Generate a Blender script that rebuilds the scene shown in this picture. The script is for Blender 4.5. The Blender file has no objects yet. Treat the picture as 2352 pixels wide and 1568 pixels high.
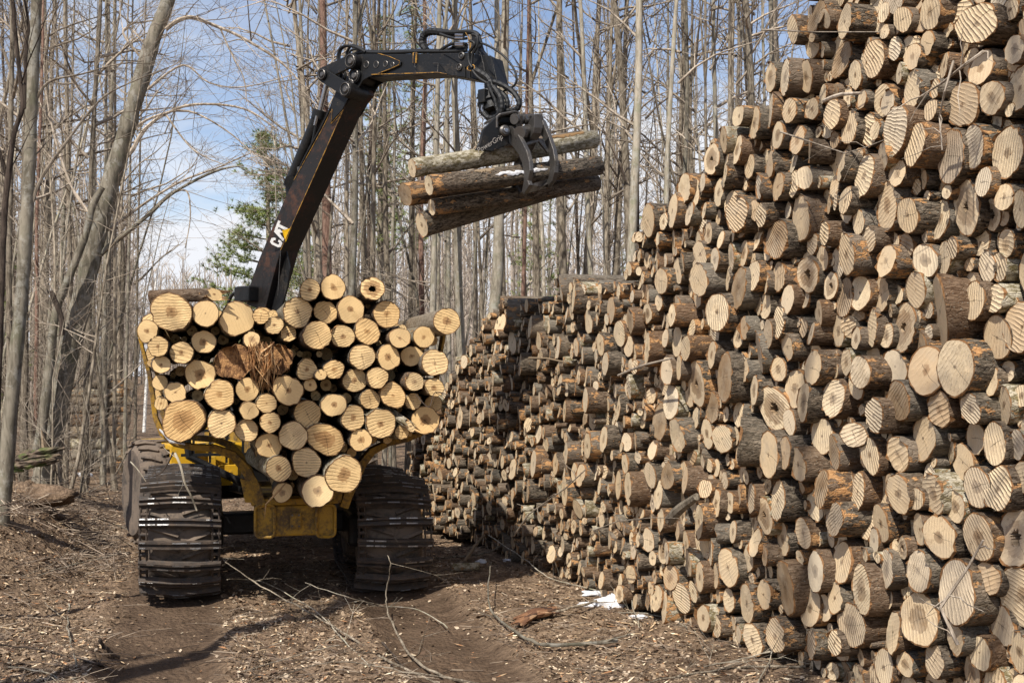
import bpy, math, random
import numpy as np
from mathutils import Vector, Matrix
rad = math.radians
sc = bpy.context.scene
COL = sc.collection

# ------------------------------------------------------------------ camera
CW, CH, CF, HOR, CAMZ = 2352.0, 1568.0, 2600.0, 860.0, 2.3
PITCH = math.atan((HOR - CH / 2) / CF)
cam_data = bpy.data.cameras.new('camera')
cam = bpy.data.objects.new('camera', cam_data)
COL.objects.link(cam)
cam.location = (0, 0, CAMZ)
cam.rotation_euler = (math.pi / 2 + PITCH, 0, 0)
cam_data.sensor_width = 36
cam_data.lens = 36 * CF / CW
cam_data.clip_start = 0.1
cam_data.clip_end = 1500
sc.camera = cam

# ------------------------------------------------------------------ sky, clouds and sun
SUN_EL, SUN_AZ = rad(49), rad(25)          # azimuth: behind the camera, turned to the left
sun_to = Vector((-math.sin(SUN_AZ) * math.cos(SUN_EL), -math.cos(SUN_AZ) * math.cos(SUN_EL), math.sin(SUN_EL)))
sd = bpy.data.lights.new('sun', 'SUN')
sd.energy = 5.0
sd.angle = rad(0.5)
sd.color = (1.0, 0.95, 0.87)
so = bpy.data.objects.new('sun', sd)
COL.objects.link(so)
so.rotation_euler = sun_to.to_track_quat('Z', 'Y').to_euler()
world = bpy.data.worlds.new('World')
sc.world = world
world.use_nodes = True
wn, wl = world.node_tree.nodes, world.node_tree.links
wn.clear()
sky = wn.new('ShaderNodeTexSky')
sky.sky_type = 'NISHITA'
sky.sun_disc = False
sky.sun_elevation = SUN_EL
sky.sun_rotation = math.atan2(sun_to.x, sun_to.y)
sky.air_density = 1.0
sky.dust_density = 0.6
tc = wn.new('ShaderNodeTexCoord')
sep = wn.new('ShaderNodeSeparateXYZ')
wl.new(tc.outputs['Generated'], sep.inputs[0])
mp = wn.new('ShaderNodeMapping')
mp.inputs['Scale'].default_value = (1.0, 1.0, 3.2)
mp.inputs['Location'].default_value = (1.4, 0.7, 0.0)
wl.new(tc.outputs['Generated'], mp.inputs[0])
cn = wn.new('ShaderNodeTexNoise')
cn.inputs['Scale'].default_value = 3.2
cn.inputs['Detail'].default_value = 7
cn.inputs['Roughness'].default_value = 0.55
wl.new(mp.outputs[0], cn.inputs['Vector'])
def wmath(op, a, b=None, c=None):
    n = wn.new('ShaderNodeMath'); n.operation = op
    for i, v in enumerate((a, b, c)):
        if v is None: continue
        if isinstance(v, (int, float)): n.inputs[i].default_value = v
        else: wl.new(v, n.inputs[i])
    return n.outputs[0]
# cloud bank low over the horizon, broken upper edge, faint veil above
e1 = wmath('SUBTRACT', 0.235, sep.outputs[2])
e2 = wmath('MULTIPLY_ADD', wmath('SUBTRACT', cn.outputs['Fac'], 0.5), 0.42, e1)
bank = wmath('MULTIPLY', e2, 13.0); bank.node.use_clamp = True
veil = wmath('MULTIPLY', wmath('SUBTRACT', cn.outputs['Fac'], 0.36), 0.9); veil.node.use_clamp = True
fac = wmath('MAXIMUM', bank, veil); fac.node.use_clamp = True
mx = wn.new('ShaderNodeMix'); mx.data_type = 'RGBA'
wl.new(fac, mx.inputs[0])
gain = wn.new('ShaderNodeMix'); gain.data_type = 'RGBA'; gain.blend_type = 'MULTIPLY'; gain.inputs[0].default_value = 1.0
wl.new(sky.outputs[0], gain.inputs[6]); gain.inputs[7].default_value = (1.42, 1.33, 1.36, 1)
wl.new(gain.outputs[2], mx.inputs[6])
mx.inputs[7].default_value = (8.3, 8.5, 9.0, 1)
bg = wn.new('ShaderNodeBackground')
wl.new(mx.outputs[2], bg.inputs[0])
bg.inputs[1].default_value = 0.082
wo = wn.new('ShaderNodeOutputWorld')
wl.new(bg.outputs[0], wo.inputs[0])
sc.view_settings.view_transform = 'Standard'
sc.view_settings.look = 'None'
sc.view_settings.gamma = 1.0
sc.view_settings.exposure = 0.42
sc.cycles.max_bounces = 5
sc.cycles.diffuse_bounces = 3
sc.cycles.glossy_bounces = 2
sc.cycles.transparent_max_bounces = 4

# ------------------------------------------------------------------ picture <-> place
def ray(x, y):
    u, v = (x - CW / 2) / CF, (CH / 2 - y) / CF
    c, s = math.cos(PITCH), math.sin(PITCH)
    return Vector((u, c - s * v, s + c * v))
def at(x, y, Y):
    d = ray(x, y); t = Y / d.y
    return Vector((d.x * t, Y, CAMZ + d.z * t))
def on_plane(x, y, p, n):
    d = ray(x, y); o = Vector((0, 0, CAMZ))
    t = (Vector(p) - o).dot(n) / d.dot(n)
    return o + d * t
def proj(P):
    c, s = math.cos(PITCH), math.sin(PITCH)
    dx, dy, dz = P[0], P[1], P[2] - CAMZ
    dep = c * dy + s * dz
    up = -s * dy + c * dz
    if dep < 0.05: return (99999, 99999)
    return (CW / 2 + CF * dx / dep, CH / 2 - CF * up / dep)
def pct(P):
    x, y = proj(P)
    return int(round(100 * x / CW)), int(round(100 * y / CH))
def smooth(a, b, x):
    t = max(0.0, min(1.0, (x - a) / (b - a)))
    return t * t * (3 - 2 * t)

# ------------------------------------------------------------------ mesh builder
class MB:
    def __init__(s):
        s.v = []; s.f = []; s.m = []; s.mi = 0
    def face(s, f):
        s.f.append(f); s.m.append(s.mi)
    def box(s, c, size, ax=None):
        ax = ax or (Vector((1, 0, 0)), Vector((0, 1, 0)), Vector((0, 0, 1)))
        c = Vector(c); b = len(s.v)
        for i in (-1, 1):
            for j in (-1, 1):
                for k in (-1, 1):
                    s.v.append(c + ax[0] * (i * size[0] / 2) + ax[1] * (j * size[1] / 2) + ax[2] * (k * size[2] / 2))
        for f in ((0, 1, 3, 2), (4, 6, 7, 5), (0, 4, 5, 1), (2, 3, 7, 6), (0, 2, 6, 4), (1, 5, 7, 3)):
            s.face(tuple(b + q for q in f))
        return s
    def prism(s, pts, ext):
        """pts: planar outline (3D), ext: extrusion vector"""
        b = len(s.v); n = len(pts); ext = Vector(ext)
        for p in pts: s.v.append(Vector(p))
        for p in pts: s.v.append(Vector(p) + ext)
        s.face(tuple(range(b, b + n))); s.face(tuple(range(b + 2 * n - 1, b + n - 1, -1)))
        for i in range(n):
            j = (i + 1) % n
            s.face((b + j, b + i, b + n + i, b + n + j))
        return s
    def tube(s, pts, radii, n=8, cap=True, flat=1.0):
        pts = [Vector(p) for p in pts]
        if isinstance(radii, (int, float)): radii = [radii] * len(pts)
        b = len(s.v); m = len(pts)
        t0 = (pts[1] - pts[0]).normalized()
        ref = Vector((0, 0, 1)) if abs(t0.z) < 0.8 else Vector((1, 0, 0))
        u = t0.cross(ref).normalized()
        for i, p in enumerate(pts):
            t = (pts[min(i + 1, m - 1)] - pts[max(i - 1, 0)])
            if t.length < 1e-9: t = t0.copy()
            t.normalize()
            u = (u - t * u.dot(t))
            if u.length < 1e-6: u = t.orthogonal()
            u.normalize(); w = t.cross(u)
            r = radii[i]
            for k in range(n):
                a = 2 * math.pi * k / n
                s.v.append(p + u * (math.cos(a) * r) + w * (math.sin(a) * r * flat))
        for i in range(m - 1):
            for k in range(n):
                k2 = (k + 1) % n
                s.face((b + i * n + k, b + i * n + k2, b + (i + 1) * n + k2, b + (i + 1) * n + k))
        if cap:
            s.face(tuple(b + k for k in range(n - 1, -1, -1)))
            s.face(tuple(b + (m - 1) * n + k for k in range(n)))
        return s
    def cyl(s, a, b_, r, n=16):
        return s.tube([a, b_], r, n)
    def lathe(s, c, axis, prof, n=24):
        """prof: list of (distance along the axis, radius)"""
        axis = Vector(axis).normalized(); c = Vector(c)
        u = axis.orthogonal().normalized(); w = axis.cross(u)
        b = len(s.v)
        for (h, r) in prof:
            for k in range(n):
                a = 2 * math.pi * k / n
                s.v.append(c + axis * h + u * (math.cos(a) * r) + w * (math.sin(a) * r))
        for i in range(len(prof) - 1):
            for k in range(n):
                k2 = (k + 1) % n
                s.face((b + i * n + k, b + i * n + k2, b + (i + 1) * n + k2, b + (i + 1) * n + k))
        s.face(tuple(b + k for k in range(n - 1, -1, -1)))
        e = b + (len(prof) - 1) * n
        s.face(tuple(e + k for k in range(n)))
        return s

def empty(name, loc):
    o = bpy.data.objects.new(name, None)
    o.empty_display_size = 0.1
    o.location = loc
    COL.objects.link(o)
    return o
def link_mesh(name, me, mats, parent=None, loc=(0, 0, 0)):
    if not isinstance(mats, (list, tuple)): mats = [mats]
    for m in mats: me.materials.append(m)
    o = bpy.data.objects.new(name, me)
    COL.objects.link(o)
    o.location = loc
    if parent: o.parent = parent
    return o
def mk(name, mb, mats, parent=None, loc=(0, 0, 0), smooth_=False, bevel=0.0, ang=40):
    """links a builder's shape (world coordinates) as ONE mesh; loc is the origin, or the root thing's location"""
    base = Vector(loc)
    if parent:
        r = parent
        base = Vector((0, 0, 0))
        while r: base = base + r.location; r = r.parent
    me = bpy.data.meshes.new(name)
    me.from_pydata([tuple(Vector(v) - base) for v in mb.v], [], mb.f)
    if any(mb.m): me.polygons.foreach_set('material_index', mb.m)
    if smooth_:
        me.shade_smooth() if hasattr(me, 'shade_smooth') else None
        try: me.set_sharp_from_angle(angle=rad(ang))
        except Exception: pass
    o = link_mesh(name, me, mats, parent, (0, 0, 0) if parent else loc)
    if bevel:
        bv = o.modifiers.new('bevel', 'BEVEL'); bv.width = bevel; bv.segments = 2; bv.limit_method = 'ANGLE'; bv.angle_limit = rad(35)
    return o
def tag(o, label=None, cat=None, group=None, kind=None):
    if label: o['label'] = label
    if cat: o['category'] = cat
    if group: o['group'] = group
    if kind: o['kind'] = kind
    return o

# ------------------------------------------------------------------ material helper
class NT:
    def __init__(s, name):
        s.mat = bpy.data.materials.new(name); s.mat.use_nodes = True
        s.t = s.mat.node_tree; s.t.nodes.clear()
        s.out = s.t.nodes.new('ShaderNodeOutputMaterial')
        s.b = s.t.nodes.new('ShaderNodeBsdfPrincipled')
        s.t.links.new(s.b.outputs[0], s.out.inputs[0])
    def n(s, k): return s.t.nodes.new(k)
    def put(s, v, sock):
        if v is None: return
        if isinstance(v, (int, float)):
            sock.default_value = v
        elif isinstance(v, (tuple, list)):
            sock.default_value = (*v, 1) if (len(v) == 3 and sock.type == 'RGBA') else v
        else: s.t.links.new(v, sock)
    def coord(s, k='Object'): return s.n('ShaderNodeTexCoord').outputs[k]
    def geo(s, k='Position'): return s.n('ShaderNodeNewGeometry').outputs[k]
    def attr(s, name, k='Vector'):
        a = s.n('ShaderNodeAttribute'); a.attribute_name = name; return a.outputs[k]
    def rnd(s): return s.n('ShaderNodeObjectInfo').outputs['Random']
    def map(s, v, scale=(1, 1, 1), loc=(0, 0, 0), rot=(0, 0, 0)):
        m = s.n('ShaderNodeMapping'); s.put(v, m.inputs[0]); m.inputs['Scale'].default_value = scale
        m.inputs['Location'].default_value = loc; m.inputs['Rotation'].default_value = rot; return m.outputs[0]
    def noise(s, v, scale, detail=4, rough=0.55, k='Fac', dist=0.0):
        m = s.n('ShaderNodeTexNoise'); s.put(v, m.inputs['Vector']); m.inputs['Scale'].default_value = scale
        m.inputs['Detail'].default_value = detail; m.inputs['Roughness'].default_value = rough
        m.inputs['Distortion'].default_value = dist; return m.outputs[k]
    def voro(s, v, scale, feat='F1', k='Distance', rand=1.0):
        m = s.n('ShaderNodeTexVoronoi'); m.feature = feat; s.put(v, m.inputs['Vector']); m.inputs['Scale'].default_value = scale
        m.inputs['Randomness'].default_value = rand
        return m.outputs[k]
    def m(s, op, a, b=None, c=None, clamp=False):
        n = s.n('ShaderNodeMath'); n.operation = op; n.use_clamp = clamp
        for i, v in enumerate((a, b, c)):
            if v is not None: s.put(v, n.inputs[i])
        return n.outputs[0]
    def vm(s, op, a, b=None):
        n = s.n('ShaderNodeVectorMath'); n.operation = op
        s.put(a, n.inputs[0])
        if b is not None: s.put(b, n.inputs[1])
        return n.outputs['Value'] if op in ('DOT_PRODUCT', 'LENGTH') else n.outputs[0]
    def sep(s, v):
        n = s.n('ShaderNodeSeparateXYZ'); s.put(v, n.inputs[0]); return n.outputs
    def comb(s, x, y, z):
        n = s.n('ShaderNodeCombineXYZ')
        for i, v in enumerate((x, y, z)): s.put(v, n.inputs[i])
        return n.outputs[0]
    def step(s, v, a, b):
        n = s.n('ShaderNodeMapRange'); n.interpolation_type = 'SMOOTHSTEP'
        s.put(v, n.inputs[0]); s.put(a, n.inputs[1]); s.put(b, n.inputs[2]); return n.outputs[0]
    def mix(s, f, a, b, blend='MIX'):
        n = s.n('ShaderNodeMix'); n.data_type = 'RGBA'; n.blend_type = blend
        s.put(f, n.inputs[0]); s.put(a, n.inputs[6]); s.put(b, n.inputs[7]); return n.outputs[2]
    def bump(s, h, dist, strength=1.0, nrm=None):
        n = s.n('ShaderNodeBump'); s.put(h, n.inputs['Height']); n.inputs['Distance'].default_value = dist
        n.inputs['Strength'].default_value = strength
        if nrm is not None: s.put(nrm, n.inputs['Normal'])
        return n.outputs[0]
    def fin(s, col, rough=0.8, nrm=None, metal=0.0, spec=0.3):
        s.put(col, s.b.inputs['Base Color']); s.put(rough, s.b.inputs['Roughness']); s.put(metal, s.b.inputs['Metallic'])
        s.b.inputs['Specular IOR Level'].default_value = spec
        if nrm is not None: s.put(nrm, s.b.inputs['Normal'])
        return s.mat

# ---- cut wood ends: local coordinates lc (metres), pr = (ridge, stain, tone), gd = (groove dir x, y, distance from pith 0..1)
def cut_mat(name, pale, tan, brown, rim, fresh=False):
    t = NT(name)
    lc = t.attr('lc'); pr = t.sep(t.attr('pr')); gd = t.sep(t.attr('gd')); l = t.sep(lc)
    ridge, stain, tone = pr[0], pr[1], pr[2]
    g = t.m('ADD', t.m('MULTIPLY', l[0], gd[0]), t.m('MULTIPLY', l[1], gd[1]))
    q = t.m('SUBTRACT', t.m('MULTIPLY', l[0], gd[1]), t.m('MULTIPLY', l[1], gd[0]))
    nz = t.noise(lc, 7, 3)
    ridge = t.m('MULTIPLY', ridge, t.m('MULTIPLY_ADD', t.step(t.noise(lc, 11, 3), 0.3, 0.6), 0.8, 0.2))
    g2 = t.m('ADD', t.m('DIVIDE', g, t.m('MULTIPLY_ADD', q, 1.3, 1.0)), t.m('MULTIPLY', nz, 0.045))
    w = t.m('SINE', t.m('MULTIPLY', g2, t.m('MULTIPLY_ADD', t.noise(lc, 0.45, 0), 330.0, 70.0)))
    w = t.m('MULTIPLY_ADD', w, 0.5, 0.5)
    w3 = t.m('POWER', w, 2.4) if not fresh else t.step(w, 0.0, 0.35)
    fuzz = t.noise(t.comb(t.m('MULTIPLY', g, 60), t.m('MULTIPLY', q, 260), l[2]), 1.0, 3, 0.7)
    fine = t.noise(t.comb(t.m('MULTIPLY', g, 320), t.m('MULTIPLY', q, 60), l[2]), 1.0, 3, 0.6)
    w4 = t.m('MULTIPLY', w3, t.m('MULTIPLY_ADD', fuzz, 1.1, 0.4))
    rr = gd[2]
    dn = t.noise(lc, 14, 3)
    rd = t.m('ADD', rr, t.m('MULTIPLY', t.m('SUBTRACT', dn, 0.5), 0.25))
    rings = t.m('SINE', t.m('MULTIPLY', t.m('ADD', t.vm('LENGTH', t.comb(l[0], l[1], 0.0)), t.m('MULTIPLY', dn, 0.012)), 700.0))
    patch = t.noise(lc, 6, 3)
    col = t.mix(t.m('MULTIPLY_ADD', tone, 0.7, t.m('MULTIPLY', patch, 0.35), clamp=True), pale, tan)
    col = t.mix(t.m('MULTIPLY', t.m('MULTIPLY_ADD', rings, 0.5, 0.5), 0.24), col, brown)
    st = t.m('SUBTRACT', 1.0, t.step(t.m('ADD', rr, t.m('MULTIPLY', t.m('SUBTRACT', t.noise(lc, 22, 2), 0.5), 0.55)), t.m('SUBTRACT', stain, 0.05), t.m('ADD', stain, 0.06)))
    col = t.mix(t.m('MULTIPLY', st, 0.72), col, brown)
    ring2 = t.m('MULTIPLY', st, t.m('SUBTRACT', 1.0, t.step(rr, t.m('MULTIPLY', stain, 0.1), t.m('MULTIPLY', stain, 0.8))))
    col = t.mix(t.m('MULTIPLY', ring2, 0.5), col, tuple(c * 0.35 for c in brown))
    # pith and radial check
    pith = t.m('SUBTRACT', 1.0, t.step(rd, 0.02, 0.09))
    col = t.mix(t.m('MULTIPLY', pith, 0.7), col, tuple(c * 0.3 for c in brown))
    # groove shade painted into the colour as thin dark brown lines
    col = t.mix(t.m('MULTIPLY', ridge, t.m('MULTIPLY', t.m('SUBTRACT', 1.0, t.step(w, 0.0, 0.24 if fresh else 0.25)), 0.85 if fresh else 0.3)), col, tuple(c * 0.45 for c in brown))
    col = t.mix(t.m('MULTIPLY', t.m('SUBTRACT', fine, 0.45), 0.7, clamp=True), col, brown)
    # uneven stain, and each log's own tint
    bl = t.step(t.noise(t.map(lc, (1, 1, 1), (2, 5, 8)), 5.5, 5, 0.6), 0.52, 0.70)
    col = t.mix(t.m('MULTIPLY', bl, 0.42 if fresh else 0.5), col, tuple(0.5 * (a + b) for a, b in zip(tan, brown)))
    own = t.noise(lc, 0.33, 0); own2 = t.noise(t.map(lc, (1, 1, 1), (7, 3, 1)), 0.41, 0)
    col = t.mix(t.m('MULTIPLY', t.step(own, 0.45, 0.75), 0.28 if fresh else 0.5), col, (0.66, 0.38, 0.14) if fresh else (0.36, 0.22, 0.12))
    col = t.mix(t.m('MULTIPLY', t.step(own2, 0.5, 0.8), 0.2 if fresh else 0.45), col, (0.86, 0.72, 0.48) if fresh else (0.62, 0.56, 0.46))
    ck = t.m('ABSOLUTE', t.m('ADD', q, t.m('MULTIPLY', t.m('SUBTRACT', nz, 0.5), 0.06)))
    ckf = t.m('MULTIPLY', t.m('SUBTRACT', 1.0, t.step(ck, 0.0006, 0.003)), t.m('MULTIPLY', t.step(tone, 0.3, 0.4), t.m('SUBTRACT', 1.0, t.step(t.m('ADD', rr, t.m('MULTIPLY', g, 3.0)), 0.4, 0.6))))
    col = t.mix(t.m('MULTIPLY', ckf, 0.8), col, tuple(c * 0.2 for c in brown))
    if not fresh:
        wx = t.step(t.noise(lc, 4.5, 5, 0.65), 0.42, 0.66)
        col = t.mix(t.m('MULTIPLY', wx, 0.5), col, (0.46, 0.37, 0.26))
        mud = t.step(t.noise(t.map(lc, (1, 1, 1), (9, 4, 2)), 8, 5, 0.7), 0.60, 0.68)
        col = t.mix(t.m('MULTIPLY', mud, 0.45), col, (0.22, 0.14, 0.08))
    rimf = t.step(t.m('ADD', rr, t.m('MULTIPLY', t.m('SUBTRACT', dn, 0.5), 0.05)), 0.925, 0.95)
    rc = t.mix(t.noise(lc, 40, 2), rim, tuple(c * 0.3 for c in rim))
    col = t.mix(rimf, col, rc)
    h = t.m('ADD', t.m('MULTIPLY', t.m('MULTIPLY', w4, ridge), 1.0), t.m('MULTIPLY', fine, 0.14))
    h = t.m('ADD', h, t.m('MULTIPLY', fuzz, t.m('MULTIPLY', ridge, 0.25)))
    return t.fin(col, 0.75, t.bump(h, 0.006 if fresh else 0.009, 1.0), spec=0.2)

def log_bark_mat():
    t = NT('log_bark')
    lc = t.attr('lc'); pr = t.sep(t.attr('pr')); l = t.sep(lc)
    kind = pr[2]           # 0 rough dark grey .. 1 smooth pale mossy
    flake = pr[1]
    st = t.map(lc, (1, 1, 0.28))
    big = t.noise(st, 9, 4, 0.6)
    fis = t.noise(st, 46, 4, 0.65, dist=1.2)
    crack = t.voro(t.map(lc, (1, 1, 0.4)), 38, 'DISTANCE_TO_EDGE')
    fine = t.noise(lc, 130, 3, 0.7)
    rough_c = t.mix(t.step(fis, 0.35, 0.65), (0.028, 0.022, 0.016), (0.25, 0.205, 0.155))
    pale_c = t.mix(t.step(t.noise(t.map(lc, (1, 1, 0.6)), 24, 5, 0.75), 0.4, 0.6), (0.19, 0.155, 0.075), (0.60, 0.55, 0.43))
    col = t.mix(t.step(kind, 0.35, 0.75), rough_c, pale_c)
    col = t.mix(t.m('MULTIPLY', t.step(big, 0.5, 0.7), 0.5), col, (0.09, 0.075, 0.055))
    own = t.noise(lc, 0.33, 0); own2 = t.noise(t.map(lc, (1, 1, 1), (7, 3, 1)), 0.41, 0)
    rk = t.m('SUBTRACT', 1.0, t.step(kind, 0.5, 0.8))
    col = t.mix(t.m('MULTIPLY', t.m('MULTIPLY', t.step(own, 0.42, 0.7), 0.6), rk), col, t.mix(fis, (0.07, 0.035, 0.018), (0.33, 0.19, 0.10)))
    col = t.mix(t.m('MULTIPLY', t.step(own2, 0.5, 0.8), 0.5), col, t.mix(fis, (0.14, 0.125, 0.10), (0.42, 0.39, 0.33)))
    # inner bark showing where it was knocked off, more of it near the cut
    near = t.m('SUBTRACT', 1.0, t.step(l[2], 0.0, 0.35))
    thr = t.m('SUBTRACT', 0.73, t.m('ADD', t.m('MULTIPLY', near, 0.10), t.m('MULTIPLY', flake, 0.14)))
    fl = t.step(t.noise(t.map(lc, (1, 1, 0.5), (3, 1, 7)), 15, 5, 0.72), thr, t.m('ADD', thr, 0.035))
    inner = t.mix(t.noise(lc, 60, 2), (0.40, 0.17, 0.065), (0.68, 0.44, 0.21))
    col = t.mix(fl, col, inner)
    lich = t.step(t.noise(lc, 75, 2), 0.66, 0.7)
    col = t.mix(t.m('MULTIPLY', lich, 0.5), col, (0.42, 0.42, 0.36))
    col = t.mix(1.0, col, (0.78, 0.76, 0.74), 'MULTIPLY')
    h = t.m('ADD', t.m('MULTIPLY', fis, t.m('SUBTRACT', 1.15, kind)), t.m('MULTIPLY', t.step(crack, 0.0, 0.12), 0.35))
    h = t.m('ADD', h, t.m('MULTIPLY', fine, 0.25))
    h = t.m('SUBTRACT', h, t.m('MULTIPLY', fl, 0.5))
    return t.fin(col, 0.9, t.bump(h, 0.012, 1.0), spec=0.15)

def tree_bark_mat(name, dark, light, moss=None, sc_=6, amp=0.02, blotch=0.0):
    t = NT(name)
    c = t.coord()
    r = t.rnd()
    st = t.map(c, (1, 1, 0.22))
    a = t.noise(st, sc_ * 3, 5, 0.65, dist=0.6)
    b = t.noise(c, sc_ * 0.45, 3)
    f = t.noise(c, 70, 3, 0.7)
    col = t.mix(t.step(t.m('ADD', a, t.m('MULTIPLY', t.m('SUBTRACT', b, 0.5), 0.5)), 0.33, 0.66), dark, light)
    if moss: col = t.mix(t.m('MULTIPLY', t.step(t.noise(c, 3.2, 4, 0.7), 0.5, 0.68), 0.6), col, moss)
    if blotch: col = t.mix(t.m('MULTIPLY', t.step(t.noise(t.map(c, (1, 1, 0.8)), 7, 5, 0.75), 0.52, 0.6), blotch), col, (0.5, 0.48, 0.42))
    tint = t.m('MULTIPLY_ADD', r, 0.55, 0.55)
    col = t.mix(1.0, col, t.comb(tint, tint, tint), 'MULTIPLY')
    # knots and dark bands
    kn = t.m('SUBTRACT', 1.0, t.step(t.voro(t.map(c, (1, 1, 0.45)), 2.6), 0.05, 0.13))
    col = t.mix(t.m('MULTIPLY', kn, 0.75), col, tuple(x * 0.4 for x in dark))
    h = t.m('ADD', a, t.m('MULTIPLY', f, 0.35))
    return t.fin(col, 0.9, t.bump(h, amp, 0.8), spec=0.15)

def paint_mat(name, base, dirt, amount=0.5, rough=0.5, worn=None, scale=3.0, metal=0.0, chip=0.0, streak=(1, 1, 1)):
    t = NT(name)
    c = t.geo()
    a = t.noise(t.map(c, streak), scale, 6, 0.7)
    b = t.noise(c, scale * 9, 4, 0.7)
    f = t.step(t.m('ADD', t.m('MULTIPLY', a, 0.7), t.m('MULTIPLY', b, 0.3)), 0.62 - 0.3 * amount, 0.80 - 0.3 * amount)
    col = t.mix(t.m('MULTIPLY', f, min(1.0, amount + 0.25)), base, dirt)
    if chip:
        cf = t.step(t.noise(c, 34, 4, 0.75), 0.70 - chip * 0.1, 0.72 - chip * 0.1)
        col = t.mix(cf, col, worn or (0.12, 0.06, 0.035))
    rg = t.m('MULTIPLY_ADD', f, 0.35, rough, clamp=True)
    return t.fin(col, rg, t.bump(t.m('ADD', b, t.m('MULTIPLY', f, 0.6)), 0.004, 0.6), metal=metal, spec=0.28)

M = {}
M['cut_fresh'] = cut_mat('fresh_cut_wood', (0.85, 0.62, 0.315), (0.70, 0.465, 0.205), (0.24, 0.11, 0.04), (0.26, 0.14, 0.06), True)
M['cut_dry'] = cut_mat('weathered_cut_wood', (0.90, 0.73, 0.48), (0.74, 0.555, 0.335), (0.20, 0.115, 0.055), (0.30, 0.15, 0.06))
M['bark'] = log_bark_mat()
M['beech'] = tree_bark_mat('smooth_grey_bark', (0.13, 0.112, 0.082), (0.30, 0.262, 0.20), (0.17, 0.165, 0.105), 5, 0.008, 0.35)
M['maple'] = tree_bark_mat('furrowed_brown_grey_bark', (0.12, 0.094, 0.066), (0.38, 0.32, 0.24), None, 9, 0.02)
M['pale'] = tree_bark_mat('pale_aspen_bark', (0.22, 0.19, 0.14), (0.45, 0.39, 0.30), (0.25, 0.25, 0.16), 5, 0.008, 0.4)
M['redpine'] = tree_bark_mat('red_pine_bark', (0.14, 0.078, 0.055), (0.34, 0.215, 0.16), None, 8, 0.02)
M['darkbark'] = tree_bark_mat('dark_wet_bark', (0.035, 0.026, 0.02), (0.12, 0.09, 0.07), None, 8, 0.02)
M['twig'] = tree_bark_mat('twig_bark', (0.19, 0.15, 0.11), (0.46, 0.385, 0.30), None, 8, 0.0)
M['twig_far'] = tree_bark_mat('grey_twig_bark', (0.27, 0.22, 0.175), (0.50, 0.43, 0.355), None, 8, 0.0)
M['black'] = paint_mat('worn_black_paint', (0.009, 0.009, 0.009), (0.040, 0.031, 0.023), 0.4, 0.42, (0.10, 0.07, 0.05), 3, chip=0.35)
M['black_rust'] = paint_mat('black_paint_rubbed_to_rust', (0.014, 0.012, 0.011), (0.085, 0.035, 0.02), 0.5, 0.45, (0.12, 0.05, 0.03), 1.6, chip=0.5)
M['yellow'] = paint_mat('muddy_yellow_paint', (0.36, 0.20, 0.02), (0.085, 0.058, 0.035), 0.68, 0.5, (0.09, 0.05, 0.03), 4, chip=0.4)
M['yellow_clean'] = paint_mat('yellow_paint', (0.58, 0.33, 0.02), (0.24, 0.17, 0.10), 0.45, 0.45, None, 4)
M['edge_yellow'] = paint_mat('rubbed_yellow_edge', (0.48, 0.25, 0.04), (0.07, 0.045, 0.03), 0.7, 0.6, None, 14)
M['steel'] = paint_mat('scuffed_steel', (0.13, 0.12, 0.11), (0.055, 0.045, 0.036), 0.5, 0.36, (0.30, 0.27, 0.24), 8, metal=0.75, chip=0.3)
M['shine'] = paint_mat('polished_track_steel', (0.40, 0.39, 0.375), (0.10, 0.085, 0.07), 0.55, 0.36, None, 22, metal=0.9)
M['chrome'] = paint_mat('hydraulic_rod_steel', (0.35, 0.35, 0.36), (0.12, 0.11, 0.10), 0.2, 0.2, None, 6, metal=0.9)
M['track'] = paint_mat('muddy_track_steel', (0.045, 0.036, 0.03), (0.105, 0.075, 0.053), 0.6, 0.55, (0.3, 0.28, 0.26), 9, chip=0.1)
M['rubber'] = paint_mat('mud_coated_rubber', (0.05, 0.043, 0.037), (0.145, 0.11, 0.082), 0.85, 0.8, None, 3)
M['hose'] = paint_mat('black_hose_rubber', (0.010, 0.010, 0.010), (0.04, 0.035, 0.03), 0.2, 0.5, None, 10)
M['glass'] = paint_mat('dark_cab_glass', (0.02, 0.025, 0.03), (0.05, 0.045, 0.04), 0.2, 0.1, None, 4)
M['white_paint'] = paint_mat('white_lettering', (0.78, 0.77, 0.74), (0.42, 0.38, 0.33), 0.15, 0.5, None, 12)
M['logo_yellow'] = paint_mat('yellow_lettering', (0.80, 0.47, 0.01), (0.4, 0.25, 0.08), 0.15, 0.5, None, 12)
M['scratch'] = paint_mat('scratched_lettering', (0.30, 0.27, 0.24), (0.11, 0.095, 0.08), 0.4, 0.5, None, 30)
# ------------------------------------------------------------------ ground: one sheet, fine near the camera, reaching the horizon
TH = rad(15)                                   # heading of the skid road and the machine, to the left of the view
DV = Vector((-math.sin(TH), math.cos(TH), 0)); RV = Vector((math.cos(TH), math.sin(TH), 0)); UP = Vector((0, 0, 1))
FO = Vector((-2.24, 11.55, 0))                 # rear bumper centre on the ground
def local(x, y):
    dx, dy = x - FO.x, y - FO.y
    return dx * RV.x + dy * RV.y, dx * DV.x + dy * DV.y
from mathutils import noise as mn
def sstep(a, b, x):
    t = np.clip((x - a) / (b - a), 0, 1); return t * t * (3 - 2 * t)
_rs = np.random.RandomState(4)
_waves = [(_rs.uniform(-1, 1) * f, _rs.uniform(-1, 1) * f, _rs.uniform(0, 6.28), a) for f, a, k in
          ((0.25, 0.10, 5), (0.9, 0.035, 8), (2.6, 0.016, 12), (6.5, 0.008, 16)) for _ in range(k)]
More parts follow.
